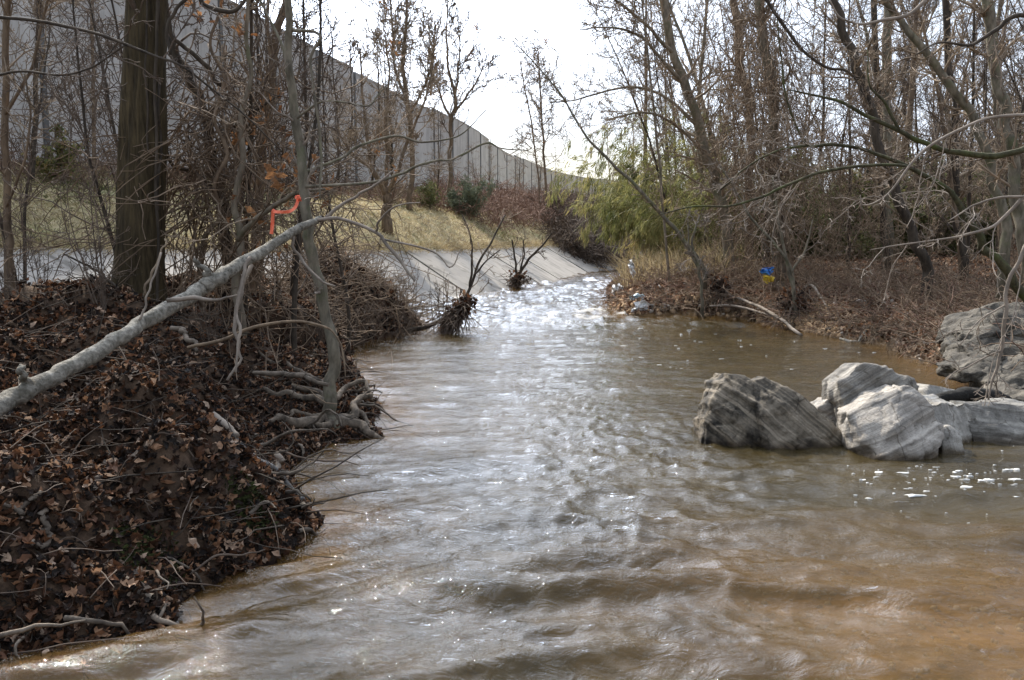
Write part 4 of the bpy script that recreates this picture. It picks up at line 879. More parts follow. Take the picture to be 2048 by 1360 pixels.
stick('long pale pole slanting from the right bank into the pool', [(1452, 590, 18.6, 5), (1490, 602, 18, 6), (1540, 625, 17, 7), (1604, 671, 15.3, 7)], M['twigl'], name='driftwood', wig=.3)
stick('second pale pole beside the long one on the right bank', [(1420, 612, 18.3, 4), (1470, 612, 18, 5), (1530, 628, 17.2, 5), (1560, 640, 16.6, 4)], M['twigl'], name='driftwood', wig=.3)
stick('short curved grey branch at the waterline below the rusty leaf clump', [(1680, 677, 14.6, 5), (1705, 684, 14.3, 7), (1740, 680, 14.4, 4)], M['log'], name='driftwood', wig=.3)
stick('arched grey branch over the leaves of the right bank', [(1609, 574, 17, 4), (1625, 572, 17, 5), (1648, 605, 16.4, 4), (1660, 625, 16, 3)], M['twigl'], name='driftwood', wig=.3)
mcup = plain('white_plastic', (.70, .69, .66), (.80, .80, .78), 6, .4, .5)
# debris stuffed in flood-bent saplings
def debris(label, c0, c1, wd, n, seed, Yd, parent_name='flood_debris'):
    r2 = np.random.default_rng(seed); a, b = P(*c0, Yd), P(*c1, Yd); t_ = r2.random((n, 1)); pts = a + (b - a) * t_ + r2.normal(0, wd, (n, 3)) * np.array([1, .8, .9]) * (1 - .4 * t_)
    e = empty(parent_name, tuple(b), label, 'debris')
    o = scatter('leaf_clump', pts - b, r2.uniform(.08, .16, n), M['leaf'], e, tilt=1.3, rg=r2, rnd=.25 + r2.random(n) * .65); tag(o, kind='stuff'); o.location = (0, 0, 0)
    m = n // 2; d = r2.normal(0, 1, (m, 3)) + (b - a) * 2 + np.array([0, -.6, -.4]); p_, rr = walk(pts[:m] - b, d, r2.uniform(.3, .8, m), 6, .2, 0, np.full(m, .007), np.full(m, .004), r2)
    o = Tubes().add(p_, rr, 4).build('twig_clump', M['twigd'], e); tag(o, kind='stuff'); return e
debris('dark clump of leaves caught on the bent sapling in midstream', (938, 602), (892, 655), .09, 420, 1, 15.6)
debris('dark clump of leaves caught on the sapling on the concrete slope', (1038, 550), (1030, 575), .13, 300, 2, 27)
debris('leaf clump hung in the twig tangle at the right bank edge', (1438, 560), (1436, 600), .12, 260, 3, 18.6)
debris('rust-brown leaf clump caught at the foot of the pale forked sapling', (1592, 590), (1590, 620), .13, 260, 4, 16.6)
limbs_tree('bent_sapling', 'flood-bent bare sapling leaning right out of the water midstream', [
    [(800, 664, 15.6, 9), (850, 655, 15.6, 9), (890, 635, 15.6, 8), (920, 610, 15.6, 7), (940, 575, 15.7, 6), (955, 530, 15.8, 5), (985, 480, 15.9, 4), (1010, 430, 16, 3)],
    [(940, 575, 15.7, 5), (945, 520, 15.7, 4), (940, 470, 15.7, 3), (925, 430, 15.7, 2)], [(950, 550, 15.7, 4), (975, 520, 15.7, 3), (1000, 500, 15.7, 2)]], M['dark'], M['twig'], np.random.default_rng(31), n1=12, n2=4, n3=3, l1=.9, rmin=.004, base=1, cat='sapling')
limbs_tree('slope_sapling', 'small bare sapling growing from the concrete slope in front of the far wall', [
    [(1036, 572, 27, 8), (1040, 545, 27, 6), (1060, 515, 27, 5), (1085, 490, 27, 4), (1105, 465, 27, 3)], [(1036, 560, 27, 5), (1030, 520, 27, 4), (1025, 480, 27, 3)], [(1040, 545, 27, 4), (1048, 510, 27, 3), (1046, 480, 27, 2)]], M['dark'], M['twigd'], np.random.default_rng(32), n1=10, n2=4, n3=2, l1=1.0, rmin=.006, base=1, cat='sapling')

# ------------------------------------------------------------------ trees by the wall
def rgk(k): return np.random.default_rng(k)
limbs_tree('bank_tree', 'short thick-stemmed tree with a many-forked crown on the grass below the wall', [
    [(775, 440, 26, 21.3), (774, 410, 26, 18.0), (771, 385, 26, 18.0)], [(771, 388, 26, 13.1), (745, 340, 26, 9.0), (735, 280, 26, 6.6), (725, 200, 26, 4.9), (720, 100, 26, 3.3)], [(771, 388, 26, 11.5), (795, 340, 26, 8.2), (815, 280, 26, 6.6), (850, 200, 26, 4.1), (868, 120, 26, 2.5)],
    [(771, 388, 26, 9.8), (775, 320, 26, 7.4), (770, 240, 26, 5.7), (778, 150, 26, 4.1), (770, 60, 26, 2.5)], [(745, 340, 26, 6.6), (700, 300, 26, 4.9), (670, 250, 26, 3.3)]], M['brown'], M['twig'], rgk(41), rr1=.26, n1=22, n2=7, n3=5, l1=1.6, up=.12, rmin=.007)
limbs_tree('bank_tree', 'tall dark forked tree rising past the wall top left of centre', [
    [(820, 412, 33, 11.5), (822, 308, 33, 9.8), (816, 205, 33, 9.0), (806, 120, 33, 7.4), (812, 34, 33, 5.7), (815, -60, 33, 4.1)], [(816, 210, 33, 6.6), (790, 140, 33, 4.9), (785, 60, 33, 4.1), (780, -20, 33, 2.5)], [(818, 230, 33, 5.7), (845, 180, 33, 4.1), (865, 120, 33, 3.3), (870, 40, 33, 2.5)]], M['brown'], M['twig'], rgk(42), rr1=.26, n1=36, n2=8, n3=5, l1=2.6, up=.14, rmin=.008)
limbs_tree('bank_tree', 'dark slim tree forking into an open crown right of the tall forked one', [
    [(898, 403, 38, 9.0), (901, 308, 38, 8.2), (904, 240, 38, 8.2), (911, 198, 38, 6.6), (897, 137, 38, 4.9), (893, 60, 38, 3.3), (895, 0, 38, 2.5)], [(906, 230, 38, 5.7), (935, 190, 38, 4.1), (955, 160, 38, 3.3), (970, 125, 38, 1.6)], [(904, 245, 38, 5.7), (885, 200, 38, 4.1), (868, 150, 38, 3.3), (860, 100, 38, 2.5)], [(911, 200, 38, 4.9), (918, 120, 38, 3.3), (920, 50, 38, 1.6)]], M['brown'], M['twigd'], rgk(43), rr1=.26, n1=22, n2=7, n3=4, l1=2.4, up=.12, rmin=.009)
limbs_tree('bank_tree', 'slender tree standing against the open sky in the middle of the picture', [
    [(1093, 455, 48, 5.7), (1089, 340, 48, 4.9), (1086, 274, 48, 4.1), (1081, 200, 48, 3.6), (1079, 150, 48, 2.9), (1075, 88, 48, 1.6)]], M['brown'], M['twig'], rgk(44), rr1=.26, n1=56, n2=7, n3=4, l1=3.4, up=.02, rmin=.009, ang=(45, 80), t0=.2)
limbs_tree('bank_tree', 'thinner companion just left of the slender tree against the sky', [
    [(1082, 455, 50, 4.1), (1075, 340, 50, 3.3), (1062, 240, 50, 3.0), (1050, 180, 50, 2.5), (1040, 120, 50, 1.6)]], M['brown'], M['twig'], rgk(45), rr1=.26, n1=30, n2=6, n3=4, l1=3.0, up=.03, rmin=.008, ang=(40, 75))
limbs_tree('bank_tree', 'spindly dark tree close to the wall behind the top left branches', [
    [(186, 300, 19, 8.2), (188, 200, 19, 7.4), (186, 100, 19, 6.6), (184, 0, 19, 6.6), (184, -120, 19, 4.9)]], M['brown'], M['twigd'], rgk(46), rr1=.26, n1=22, n2=6, n3=4, l1=2.2, up=.0, rmin=.004, ang=(50, 90))
# prototype saplings and shrubs, copied along the bank
SP_ = [free_tree('sapling', 'bare grey-brown sapling standing on the left bank in front of the wall', -3.0, 11.5, 5.5, .03, rgk(60 + i), M['dark'], M['twigd'], lean=(rg.normal(0, .1), rg.normal(0, .1)), n1=26, n2=6, n3=4, spread=.38, t0=.12, wig=.28, rmin=.0035, group='bare saplings on the left bank', cat='sapling') for i in range(3)]
SH = [free_tree('bush', 'leafless many-stemmed bush on the left bank', -5 + i, 13, 2.4, .014, rgk(70 + i), M['twigd'], M['twigd'], n1=30, n2=5, n3=4, spread=.5, t0=.1, wig=.3, rmin=.003, multi=6, ang=(20, 60), group='leafless bushes on the left bank', cat='bush') for i in range(3)]
spots = [(-2.9, 9.6), (-3.3, 10.8), (-2.6, 10.4), (-4.3, 10.3), (-2.3, 12.3), (-3.6, 12.6), (-5.6, 10.2), (-2.2, 8.9), (-3.9, 9.0), (-4.8, 12.0), (-5.5, 9.0), (-6.1, 11)]
for i, (x, y) in enumerate(spots):
    sc_ = rg.uniform(.75, 1.2)
    if i < 3: o = SP_[i]; o.location = (x, y, Hz(x, y) - .05); o.rotation_euler.z = rg.uniform(0, 6)
    else: copy_tree(SP_[i % 3], (x, y, Hz(x, y) - .05), rg.uniform(0, 6), sc_)
bs = [(-2.3, 13.6), (-1.9, 14.6), (-3.0, 14.1), (-2.6, 7.6), (-3.4, 7.4), (-4.4, 7.8), (-4.9, 9.3), (-1.7, 15.6), (-2.5, 15.8), (-3.6, 11.3), (-5.6, 8.3), (-1.35, 15.9), (-3.4, 15.2), (-2.1, 9.6), (-4.1, 6.4)]
for i, (x, y) in enumerate(bs):
    if i < 3: o = SH[i]; o.location = (x, y, Hz(x, y) - .05); o.scale = (.55,) * 3
    else: copy_tree(SH[i % 3], (x, y, Hz(x, y) - .05), rg.uniform(0, 6), rg.uniform(.3, .62))
# upper bank by the wall
WT = [free_tree('wall_tree', 'thin bare tree with tangled vines growing on the grass close below the wall', 0, 0, 9, .07, rgk(80 + i), M['dark'], M['twig'], n1=40, n2=7, n3=5, spread=.30, t0=.08, wig=.25, rmin=.006, up=.05, group='thin trees along the foot of the wall', z=0) for i in range(3)]
wsp = [(-7.9, 27), (-7.3, 30.5), (-5.8, 30), (-6.4, 34.5), (-4.6, 34), (-5.1, 39), (-3.4, 41), (-3.9, 46), (-2.0, 50), (-1.5, 58), (.6, 62), (2.0, 70), (3.0, 60), (5.5, 75), (-9.9, 18.5), (-5.7, 36.5)]
for i, (x, y) in enumerate(wsp):
    sc_ = rg.uniform(.5, .85) if y > 27 else rg.uniform(.7, 1.0)
    if y > 45: sc_ *= .75
    if i < 3: o = WT[i]; o.location = (x, y, Hz(x, y) - .1); o.scale = (sc_,) * 3
    else: copy_tree(WT[i % 3], (x, y, Hz(x, y) - .1), rg.uniform(0, 6), sc_)
# reddish brambles at the wall foot
def brush(name, pts, h, r, mat, rg, K=5, wig=.3, n2=4, kind='stuff', parent=None, lean=.5, rmin=.004, sag=.12, n3=0):
    n = len(pts); d = rg.normal(0, lean, (n, 3)); d[:, 2] = 1; p_, r_ = walk(pts, d, h * rg.uniform(.5, 1.3, n), K + 2, wig, .0, np.full(n, r), np.full(n, r * .5), rg, sag)
    b, br = sprout(p_, r_, n2, rg, ln=(.25, .6), K=4, wig=wig, up=0, rr=.7, rmin=rmin); T = Tubes().add(p_, r_, 3).add(b, br, 3)
    if n3: c_, cr2 = sprout(b, br, n3, rg, ln=(.3, .7), K=3, wig=wig, up=0, rr=.8, rmin=rmin); T.add(c_, cr2, 3)
    o = T.build(name, mat, parent); tag(o, kind=kind); return o
f = lambda x, y, z, ds, dl, dr: (dl > 5.5) & (dl < 9.5) & (np.abs(x / y) < .66) & (x > np.interp(y, WL[:, 1], WL[:, 0]) + .2)
brush('bramble_thicket', ground_pts(2600, -12, 4, 14, 60, f), .8, .008, M['red'], rgk(91), rmin=.006)
f = lambda x, y, z, ds, dl, dr: (dl > 3.0 + .02 * (y - 25)) & (dl < 11) & (x / y < .12) & (x / y > -.09) & (x > np.interp(y, WL[:, 1], WL[:, 0]) + .2)
brush('bramble_thicket', ground_pts(2600, -5, 12, 36, 85, f), 1.7, .014, M['red'], rgk(92), rmin=.010)
f = lambda x, y, z, ds, dl, dr: (dl > .5) & (dl < 7) & (x / y < .13) & (x / y > .05)
brush('dark_thicket', ground_pts(3000, 1, 12, 41, 60, f), 1.9, .02, M['twigd'], rgk(93), rmin=.014, n2=6)
f = lambda x, y, z, ds, dl, dr: (dl > WA(y) - .1) & (dl < 4.2) & (np.abs(x / y) < .66)
brush('bank_weeds', ground_pts(700, -12, 4, 13, 45, f), .45, .005, M['twig'], rgk(94), rmin=.004)
# small evergreens on the bank
def needle_bush(name, label, cat, x, y, h, w_, n, mat, rg, size=(.10, .22), group=None, stems=7, kinds=('needle',), droop=0, twigm=None, z=None, r=.01):
    org = np.array([x, y, Hz(x, y) if z is None else z]); e = empty(name, tuple(org), label, cat, group)
    d = rg.normal(0, .3 * w_ / h * 2, (stems, 3)); d[:, 2] = 1; p_, r_ = walk(np.zeros((stems, 3)) + rg.normal(0, .05 * w_, (stems, 3)) * [1, 1, 0], d, h * rg.uniform(.6, 1.05, stems), 10, .12, .0, np.full(stems, r), np.full(stems, r * .4), rg, droop)
    b, br = sprout(p_, r_, 9, rg, ln=(.15, .45), K=6, wig=.18, up=-.02, rr=.5, rmin=.003, sag=droop * 1.5)
    Tubes().add(p_, r_, 5).add(b, br, 3).build('stem', twigm or M['mid'], e)
    src = np.concatenate([b[:, 1:].reshape(-1, 3), p_[:, 4:].reshape(-1, 3)]); pts = src[rg.integers(0, len(src), n)] + rg.normal(0, .045 * max(1, w_), (n, 3))
    o = scatter('foliage', pts, rg.uniform(*size, n), mat, e, kinds=kinds, tilt=1.0, rg=rg, nvar=4); tag(o, kind='stuff')
    return e
needle_bush('evergreen_shrub', 'small blue-green pine shrub on the grass bank before the wall', 'shrub', -1.75, 37, 1.8, 1.8, 2600, M['pine'], rgk(95), size=(.15, .30), stems=12)
needle_bush('evergreen_shrub', 'yellow-green shrub close to the wall at the upper left', 'shrub', -9.6, 19.2, 1.4, .8, 900, M['bamboo'], rgk(96), size=(.08, .16), kinds=('oval',), stems=5)
needle_bush('evergreen_shrub', 'olive shrub left of the pine shrub on the grass bank', 'shrub', -3.2, 36, 1.3, 1.6, 1800, M['green'], rgk(97), size=(.08, .18), stems=9)

# ------------------------------------------------------------------ bamboo overhanging the right side of the far reach
def bamboo(label, x, y, h, n_culm, n_leaf, seed, lean):
    r2 = rgk(seed); org = np.array([x, y, Hz(x, y)]); e = empty('bamboo_clump', tuple(org), label, 'bamboo', None)
    st = r2.normal(0, .55, (n_culm, 3)) * [1, 1.2, 0]; d = r2.normal(0, .16, (n_culm, 3)) + np.array([lean[0], lean[1], 1.]); 
    p_, r_ = walk(st, d, h * r2.uniform(.65, 1.1, n_culm), 14, .035, .0, np.full(n_culm, .014), np.full(n_culm, .004), r2, .022)
    b, br = sprout(p_, r_, 14, r2, t0=.15, ln=(.12, .3), K=6, wig=.12, up=0, rr=.4, rmin=.003, sag=.10, ang=(30, 70), fall=.4)
    Tubes().add(p_, r_, 6).build('culm', M['bamboo_culm'], e); tag(Tubes().add(b, br, 3).build('side_shoot', M['bamboo_culm'], e), kind='stuff')
    src = b[:, 2:].reshape(-1, 3); tg = unit(b[:, 1:] - b[:, :-1])[:, 1:].reshape(-1, 3); k = r2.integers(0, len(src), n_leaf)
    pts = src[k] + r2.normal(0, .05, (n_leaf, 3)); dd = unit(tg[k] + r2.normal(0, .35, (n_leaf, 3)) + np.array([0, 0, -.55]))
    sd = unit(np.cross(dd, r2.normal(0, 1, (n_leaf, 3)))) * .012; L_ = r2.uniform(.12, .24, (n_leaf, 1))
    v = np.stack([pts, pts + dd * L_ * .4 + sd, pts + dd * L_ * .4 - sd, pts + dd * L_ + np.array([0, 0, -.02])], 1).reshape(-1, 3); b0 = np.arange(n_leaf)[:, None] * 4
    me = mesh_np('foliage', v, None, np.concatenate([b0 + [[0, 1, 2]], b0 + [[1, 3, 2]]]), smooth=False)
    zz = np.clip(.25 + .35 * vn(pts[:, 0] * 1.2, pts[:, 1] * 1.2, pts[:, 2] * 1.2, s=seed) + .25 * sst(1.2, .1, pts[:, 2]) + r2.random(n_leaf) * .45, 0, 1)
    fattr(me, 'rnd', np.repeat(zz, 4)); o = link('foliage', me, M['bamboo'], e); tag(o, kind='stuff'); return e
M['bamboo_culm'] = plain('bamboo_culm', (.28, .26, .10), (.42, .36, .18), 6, .5, .4)
bamboo('arching yellow-green bamboo drooping over the water nearest the far channel', 5.1, 26.0, 4.7, 30, 19000, 101, (-.26, -.05))
bamboo('taller bamboo clump directly behind the drooping one', 6.2, 28.5, 5.4, 26, 16000, 102, (-.10, 0))
bamboo('low bamboo clump with straw-coloured lower stems near the plastic bags', 4.8, 23.5, 3.0, 14, 6000, 103, (-.2, -.05))
bamboo('bamboo clump deeper among the bare trees right of the others', 7.4, 29.5, 4.4, 16, 6000, 104, (0, 0))
blades('straw_grass', ground_pts(1500, 2.6, 6.5, 20.5, 24, lambda x, y, z, ds, dl, dr: (dr > .3) & (dr < 2.8)), 1.0, .014, M['reed'], ground, lean=.35)

# ------------------------------------------------------------------ the right-hand wood: hand-laid trunks
def rt(label, path, mat, seed, extra=(), n1=22, l1=1.8, tw='twig', **k):
    a = dict(n2=7, n3=5, t0=.2, rmin=.0045, up=.04, wig=.25); a.update(k)
    path = [(a_, b_, c_, d_ * .84) for a_, b_, c_, d_ in path]
    return limbs_tree('wood_tree', label, [path] + list(extra), M[mat], M[tw], rgk(seed), n1=n1, l1=l1, **a)
rt('grey tree leaning left, first big trunk right of the open sky', [(1462, 560, 21, 27), (1450, 460, 21, 25), (1433, 370, 21, 24), (1414, 312, 21, 23), (1394, 250, 21, 23), (1367, 168, 21, 22), (1340, 90, 21, 20), (1324, 0, 21, 19), (1310, -140, 21, 15)], 'mid', 201,
   [[(1394, 250, 21, 8), (1340, 200, 21, 6), (1280, 175, 21, 5), (1220, 180, 21, 4), (1150, 200, 21, 3), (1100, 205, 21, 2)], [(1367, 170, 21, 8), (1300, 90, 20.5, 6), (1250, 60, 20, 5), (1200, 55, 20, 3), (1160, 60, 20, 2)], [(1350, 110, 21, 8), (1270, 30, 20.5, 6), (1215, -10, 20, 5)], [(1414, 312, 21, 7), (1350, 250, 20.5, 5), (1290, 225, 20, 4), (1210, 240, 20, 2)]], n1=26, l1=2.0)
rt('straight brown tree draped with tan vines, second big trunk from the open sky', [(1500, 570, 22.5, 22), (1502, 450, 22.5, 21), (1500, 330, 22.5, 20), (1498, 195, 22.5, 19), (1478, 109, 22.5, 19), (1468, 0, 22.5, 18), (1455, -120, 22.5, 14)], 'brown', 202, n1=30)
rt('thick grey tree whose forked foot hides a blue and yellow scrap', [(1560, 575, 19, 30), (1556, 520, 19, 27), (1550, 400, 19, 26), (1545, 234, 19, 24), (1530, 117, 19, 23), (1512, 0, 19, 22), (1500, -150, 19, 17)], 'mid', 203, n1=28)
rt('dark tree leaning left with its foot among dry leaves on the right slope', [(1862, 562, 15.5, 27), (1838, 500, 15.5, 25), (1795, 400, 15.5, 24), (1760, 290, 15.5, 22), (1732, 190, 15.5, 22), (1706, 117, 15.5, 21), (1675, 23, 15.5, 19), (1650, -60, 15.5, 14)], 'dark', 204, n1=28, l1=1.5)
rt('slim dark upright tree crossing the leaning dark one', [(1772, 520, 20, 16), (1765, 400, 20, 16), (1760, 250, 20, 15), (1753, 150, 20, 15), (1746, 0, 20, 14), (1740, -100, 20, 12)], 'dark', 205, n1=22)
rt('pale upright tree with mossy patches in the middle of the wood', [(1772, 500, 23, 24), (1768, 400, 23, 23), (1772, 195, 23, 23), (1776, 60, 23, 22), (1780, -120, 23, 18)], 'grey', 206, n1=24)
rt('smooth greenish tree leaning left near the right edge', [(2012, 480, 13.5, 24), (1991, 370, 13.5, 22), (1964, 281, 13.5, 21), (1913, 187, 13.5, 20), (1854, 105, 13.5, 18), (1796, 39, 13.5, 16), (1740, -40, 13.5, 12)], 'grey', 207, n1=22, l1=1.3)
rt('tall smooth grey tree, rightmost thick trunk in the wood', [(2060, 520, 12.5, 30), (2042, 450, 12.5, 28), (2029, 390, 12.5, 27), (2018, 292, 12.5, 26), (2003, 195, 12.5, 25), (1983, 97, 12.5, 25), (1969, 0, 12.5, 24), (1955, -130, 12.5, 18)], 'grey', 208, n1=22, l1=1.3)
rt('dark tree standing between the two smooth grey ones', [(1925, 520, 18, 18), (1912, 400, 18, 17), (1909, 234, 18, 17), (1899, 120, 18, 16), (1893, 0, 18, 16), (1888, -100, 18, 12)], 'dark', 209, n1=22)
rt('thin straight sapling just behind the bamboo edge', [(1338, 560, 20, 7), (1328, 440, 20, 6), (1316, 300, 20, 6), (1302, 180, 20, 5), (1290, 60, 20, 4), (1280, -40, 20, 3)], 'mid', 210, n1=26, l1=1.3, n2=6, n3=4)
rt('bare pole slanting up to the left across the open sky', [(1412, 545, 19.0, 11), (1370, 485, 19.0, 10), (1330, 435, 19.0, 9), (1270, 369, 19.0, 8), (1215, 318, 19.0, 6.5), (1168, 267, 19.0, 5), (1123, 191, 19.0, 4), (1079, 137, 19.0, 3), (1017, 72, 19.0, 1.6)], 'grey', 211, n1=16, l1=1.2, n2=4, n3=3)
rt('pale forked sapling with a leaf clump round its foot', [(1591, 640, 16.4, 10), (1580, 535, 16.4, 8), (1547, 486, 16.4, 7), (1503, 437, 16.4, 6), (1470, 380, 16.4, 4), (1440, 330, 16.4, 3)], 'grey', 212, [[(1588, 590, 16.4, 7), (1570, 500, 16.4, 6), (1555, 430, 16.4, 4), (1545, 350, 16.4, 3)], [(1582, 545, 16.4, 5), (1610, 500, 16.4, 4), (1625, 440, 16.4, 2)]], n1=14, l1=1.0, tw='twigl', n2=5, n3=3)
rt('pale thin sapling bent left at the bank edge near the bags', [(1405, 600, 18.2, 8), (1398, 540, 18.2, 7), (1385, 480, 18.2, 6), (1400, 430, 18.2, 4)], 'grey', 213, [[(1398, 540, 18.2, 5), (1380, 500, 18.2, 4), (1375, 450, 18.2, 3)]], n1=12, l1=.9, tw='twigl')
rt('low dark tree leaning over the rock pile at the right', [(2075, 625, 9.8, 26), (2035, 575, 9.8, 24), (1990, 520, 9.8, 22), (1963, 488, 9.8, 20), (1913, 398, 9.8, 14), (1882, 371, 9.8, 12), (1827, 339, 9.8, 11), (1776, 316, 9.8, 9), (1718, 297, 9.8, 8), (1663, 289, 9.8, 8), (1616, 291, 9.8, 7), (1593, 250, 9.8, 5), (1573, 195, 9.8, 4.5), (1562, 117, 9.8, 4), (1555, 40, 9.8, 3)], 'mossy', 214,
   [[(1827, 339, 9.8, 7), (1796, 330, 9.6, 6), (1718, 332, 9.5, 6), (1640, 345, 9.4, 6), (1581, 367, 9.4, 5.5), (1523, 394, 9.3, 5), (1457, 412, 9.3, 4), (1386, 413, 9.3, 3), (1320, 429, 9.3, 2)],
    [(1616, 291, 9.8, 5), (1560, 300, 9.7, 4), (1500, 330, 9.6, 3.5), (1440, 380, 9.6, 3)]], n1=16, l1=1.0, n2=5, n3=4, tw='twigl', rmin=.0025, sag=.01)
for lab, paths, seed, m_ in [
    ('mossy dark bough sweeping down from the right edge across the wood', [[(2130, 270, 8.2, 15), (2048, 298, 8.2, 13), (1990, 312, 8.2, 12), (1913, 304, 8.2, 11), (1855, 289, 8.2, 10), (1796, 261, 8.2, 9), (1738, 234, 8.2, 8), (1679, 203, 8.2, 6), (1612, 187, 8.2, 4), (1580, 180, 8.2, 2)], [(1796, 261, 8.2, 7), (1770, 205, 8.2, 6), (1740, 170, 8.2, 4), (1735, 100, 8.2, 2)]], 221, 'mossy'),
    ('thin dark bough curving from the top edge toward the middle of the wood', [[(1500, -50, 8.6, 7), (1531, 0, 8.6, 7), (1585, 74, 8.6, 6.5), (1624, 117, 8.6, 6), (1660, 137, 8.6, 5.5), (1690, 140, 8.6, 5), (1712, 160, 8.6, 3), (1740, 215, 8.6, 2)]], 222, 'dark'),
    ('pale zigzag branch reaching in from the right edge above the pool', [[(2110, 225, 7.6, 8), (2048, 230, 7.6, 7), (1971, 238, 7.6, 6), (1893, 273, 7.6, 6), (1835, 312, 7.6, 5), (1788, 374, 7.6, 4.5), (1757, 402, 7.6, 4), (1726, 410, 7.6, 3), (1720, 390, 7.6, 2)]], 223, 'twigl'),
    ('pale low branch from the right edge pointing left over the slope', [[(2120, 360, 7.0, 9), (2048, 394, 7.0, 8), (1991, 449, 7.0, 6), (1930, 470, 7.0, 5), (1874, 480, 7.0, 4), (1800, 490, 7.0, 3), (1740, 500, 7.0, 1.5)], [(2048, 394, 7, 6), (2000, 395, 7, 5), (1950, 410, 7, 4), (1900, 440, 7, 2)]], 224, 'twigl'),
    ('light bough hooking across the top right corner', [[(1860, -30, 7.8, 6), (1846, 4, 7.8, 7), (1815, 30, 7.8, 7), (1770, 40, 7.8, 6), (1720, 48, 7.8, 5), (1680, 35, 7.8, 4), (1660, 0, 7.8, 3)]], 225, 'twigl'),
    ('drooping twiggy branch hanging down past the rock pile', [[(2060, 480, 6.6, 9), (2020, 560, 6.6, 8), (2008, 640, 6.6, 8), (2004, 700, 6.6, 7), (1985, 760, 6.6, 5), (1975, 800, 6.6, 3)], [(2004, 700, 6.6, 4), (1960, 720, 6.6, 3), (1915, 745, 6.6, 2)], [(2012, 610, 6.6, 4), (1960, 640, 6.6, 3), (1920, 690, 6.6, 2)]], 226, 'twigl'),
    ('dark crossing bough at the top right corner behind the pale one', [[(2110, 60, 8, 10), (2040, 30, 8, 9), (1990, 60, 8, 8), (1940, 90, 8, 6), (1880, 85, 8, 4), (1830, 110, 8, 2)]], 227, 'dark')]:
    limbs_tree('bough', lab, paths, M[m_], M['twigl' if m_ == 'twigl' else 'twigd'], rgk(seed), base=1, n1=14, n2=5, n3=4, l1=.9, wig=.18, up=-.01, rmin=.0022, cat='branch', t0=.1)

# vine curtains hanging in the vine-draped trees
def vines(label, px, pyt, pyb, Yd, wpx, n, seed):
    r2 = rgk(seed); a = P(px, pyt, Yd); b = P(px, pyb, Yd); w_ = wpx / FOC * Yd; s0 = np.stack([r2.normal(a[0], w_, n), r2.normal(Yd, w_, n), r2.uniform(b[2] + .5, a[2], n)], 1)
    d = r2.normal(0, .5, (n, 3)); d[:, 2] = -1; p_, r_ = walk(s0, d, r2.uniform(.8, 3.2, n), 9, .35, -.05, np.full(n, .009), np.full(n, .004), r2)
    q, qr = sprout(p_, r_, 4, r2, ln=(.15, .35), K=4, wig=.4, up=0, rr=.6, rmin=.004)
    e = empty('vine_curtain', (b[0], Yd, b[2]), label, 'vines'); o = Tubes().add(p_, r_, 3).add(q, qr, 3).build('vine_stems', M['vine'], e, (b[0], Yd, b[2])); tag(o, kind='stuff')
vines('dense curtain of tan vines on the second big trunk', 1490, -60, 480, 21.8, 20, 240, 301)
vines('tangle of brown vines round the thick grey forked tree', 1555, -60, 520, 18.6, 26, 300, 302)
vines('loose hanging vines around the slim dark upright tree', 1700, 0, 460, 19, 50, 200, 303)
vines('dead vine tangle hanging among the left bank stems', 470, 60, 560, 9.3, 50, 110, 304)
vines('fine vine tangle near the crooked thin tree', 400, 150, 600, 9.0, 40, 80, 305)
# filler trees behind: prototypes then copies
FP = [free_tree('background_tree', 'slender bare tree farther back in the right-hand wood', 12, 30 + i, 15, rg.uniform(.10, .16), rgk(400 + i), (M['mid'], M['brown'], M['dark'], M['grey'])[i % 4], M['twig'], lean=(rg.normal(0, .08), 0), n1=40, n2=8, n3=5, spread=.26, t0=.10, wig=.2, rmin=.007, group='bare trees farther back in the right-hand wood') for i in range(5)]
cells = []
for y0 in np.arange(24, 78, 4.0):
    for x0 in np.arange(6, 48, 3.6 + .05 * y0):
        x = x0 + rg.uniform(-1.2, 1.2); y = y0 + rg.uniform(-1.4, 1.4)
        if x / y > .66 or x / y < .115 + .10 * (y > 45): continue
        z_, _, _, dr_, _ = land(np.array([x]), np.array([y]))
        if dr_[0] < 1.5: continue
        cells.append((x, y, z_[0]))
for i, (x, y, z_) in enumerate(cells):
    if i < 5: o = FP[i]; o.location = (x, y, z_ - .1); o.scale = (.8,) * 3
    else: copy_tree(FP[i % 5], (x, y, z_ - .1), rg.uniform(0, 6), rg.uniform(.55, 1.05))
print('filler trees', len(cells))
PS = [free_tree('pole_sapling', 'thin dark upright pole tree among the nearer trunks of the right-hand wood', 9 + i, 19, 10, .045, rgk(450 + i), (M['dark'], M['brown'], M['dark'])[i], M['twigd'], lean=(rg.normal(0, .06), 0), n1=44, n2=6, n3=4, spread=.16, t0=.06, wig=.2, rmin=.004, group='thin pole trees in the right-hand wood', cat='tree') for i in range(3)]
k = 0
for _ in range(900):
    x = rg.uniform(4, 22); y = rg.uniform(14.5, 34); z_, _, _, dr_, _ = land(np.array([x]), np.array([y]))
    if dr_[0] < 1.6 or x / y > .66 or x / y < .155: continue
    if k < 3: o = PS[k]; o.location = (x, y, z_[0] - .05)
    else: copy_tree(PS[k % 3], (x, y, z_[0] - .05), rg.uniform(0, 6), (1, 1, rg.uniform(.75, 1.15)))
    k += 1
    if k >= 64: break
# far tree line closing the valley
for i in range(34):
    x = rg.uniform(13, 62); y = rg.uniform(88, 130)
    if x / y < .09: continue
    copy_tree(FP[i % 5], (x, y, Hz(x, y) - .1), rg.uniform(0, 6), rg.uniform(.6, .95), 'hazy bare tree in the far tree line at the end of the valley', 'bare trees of the far tree line')
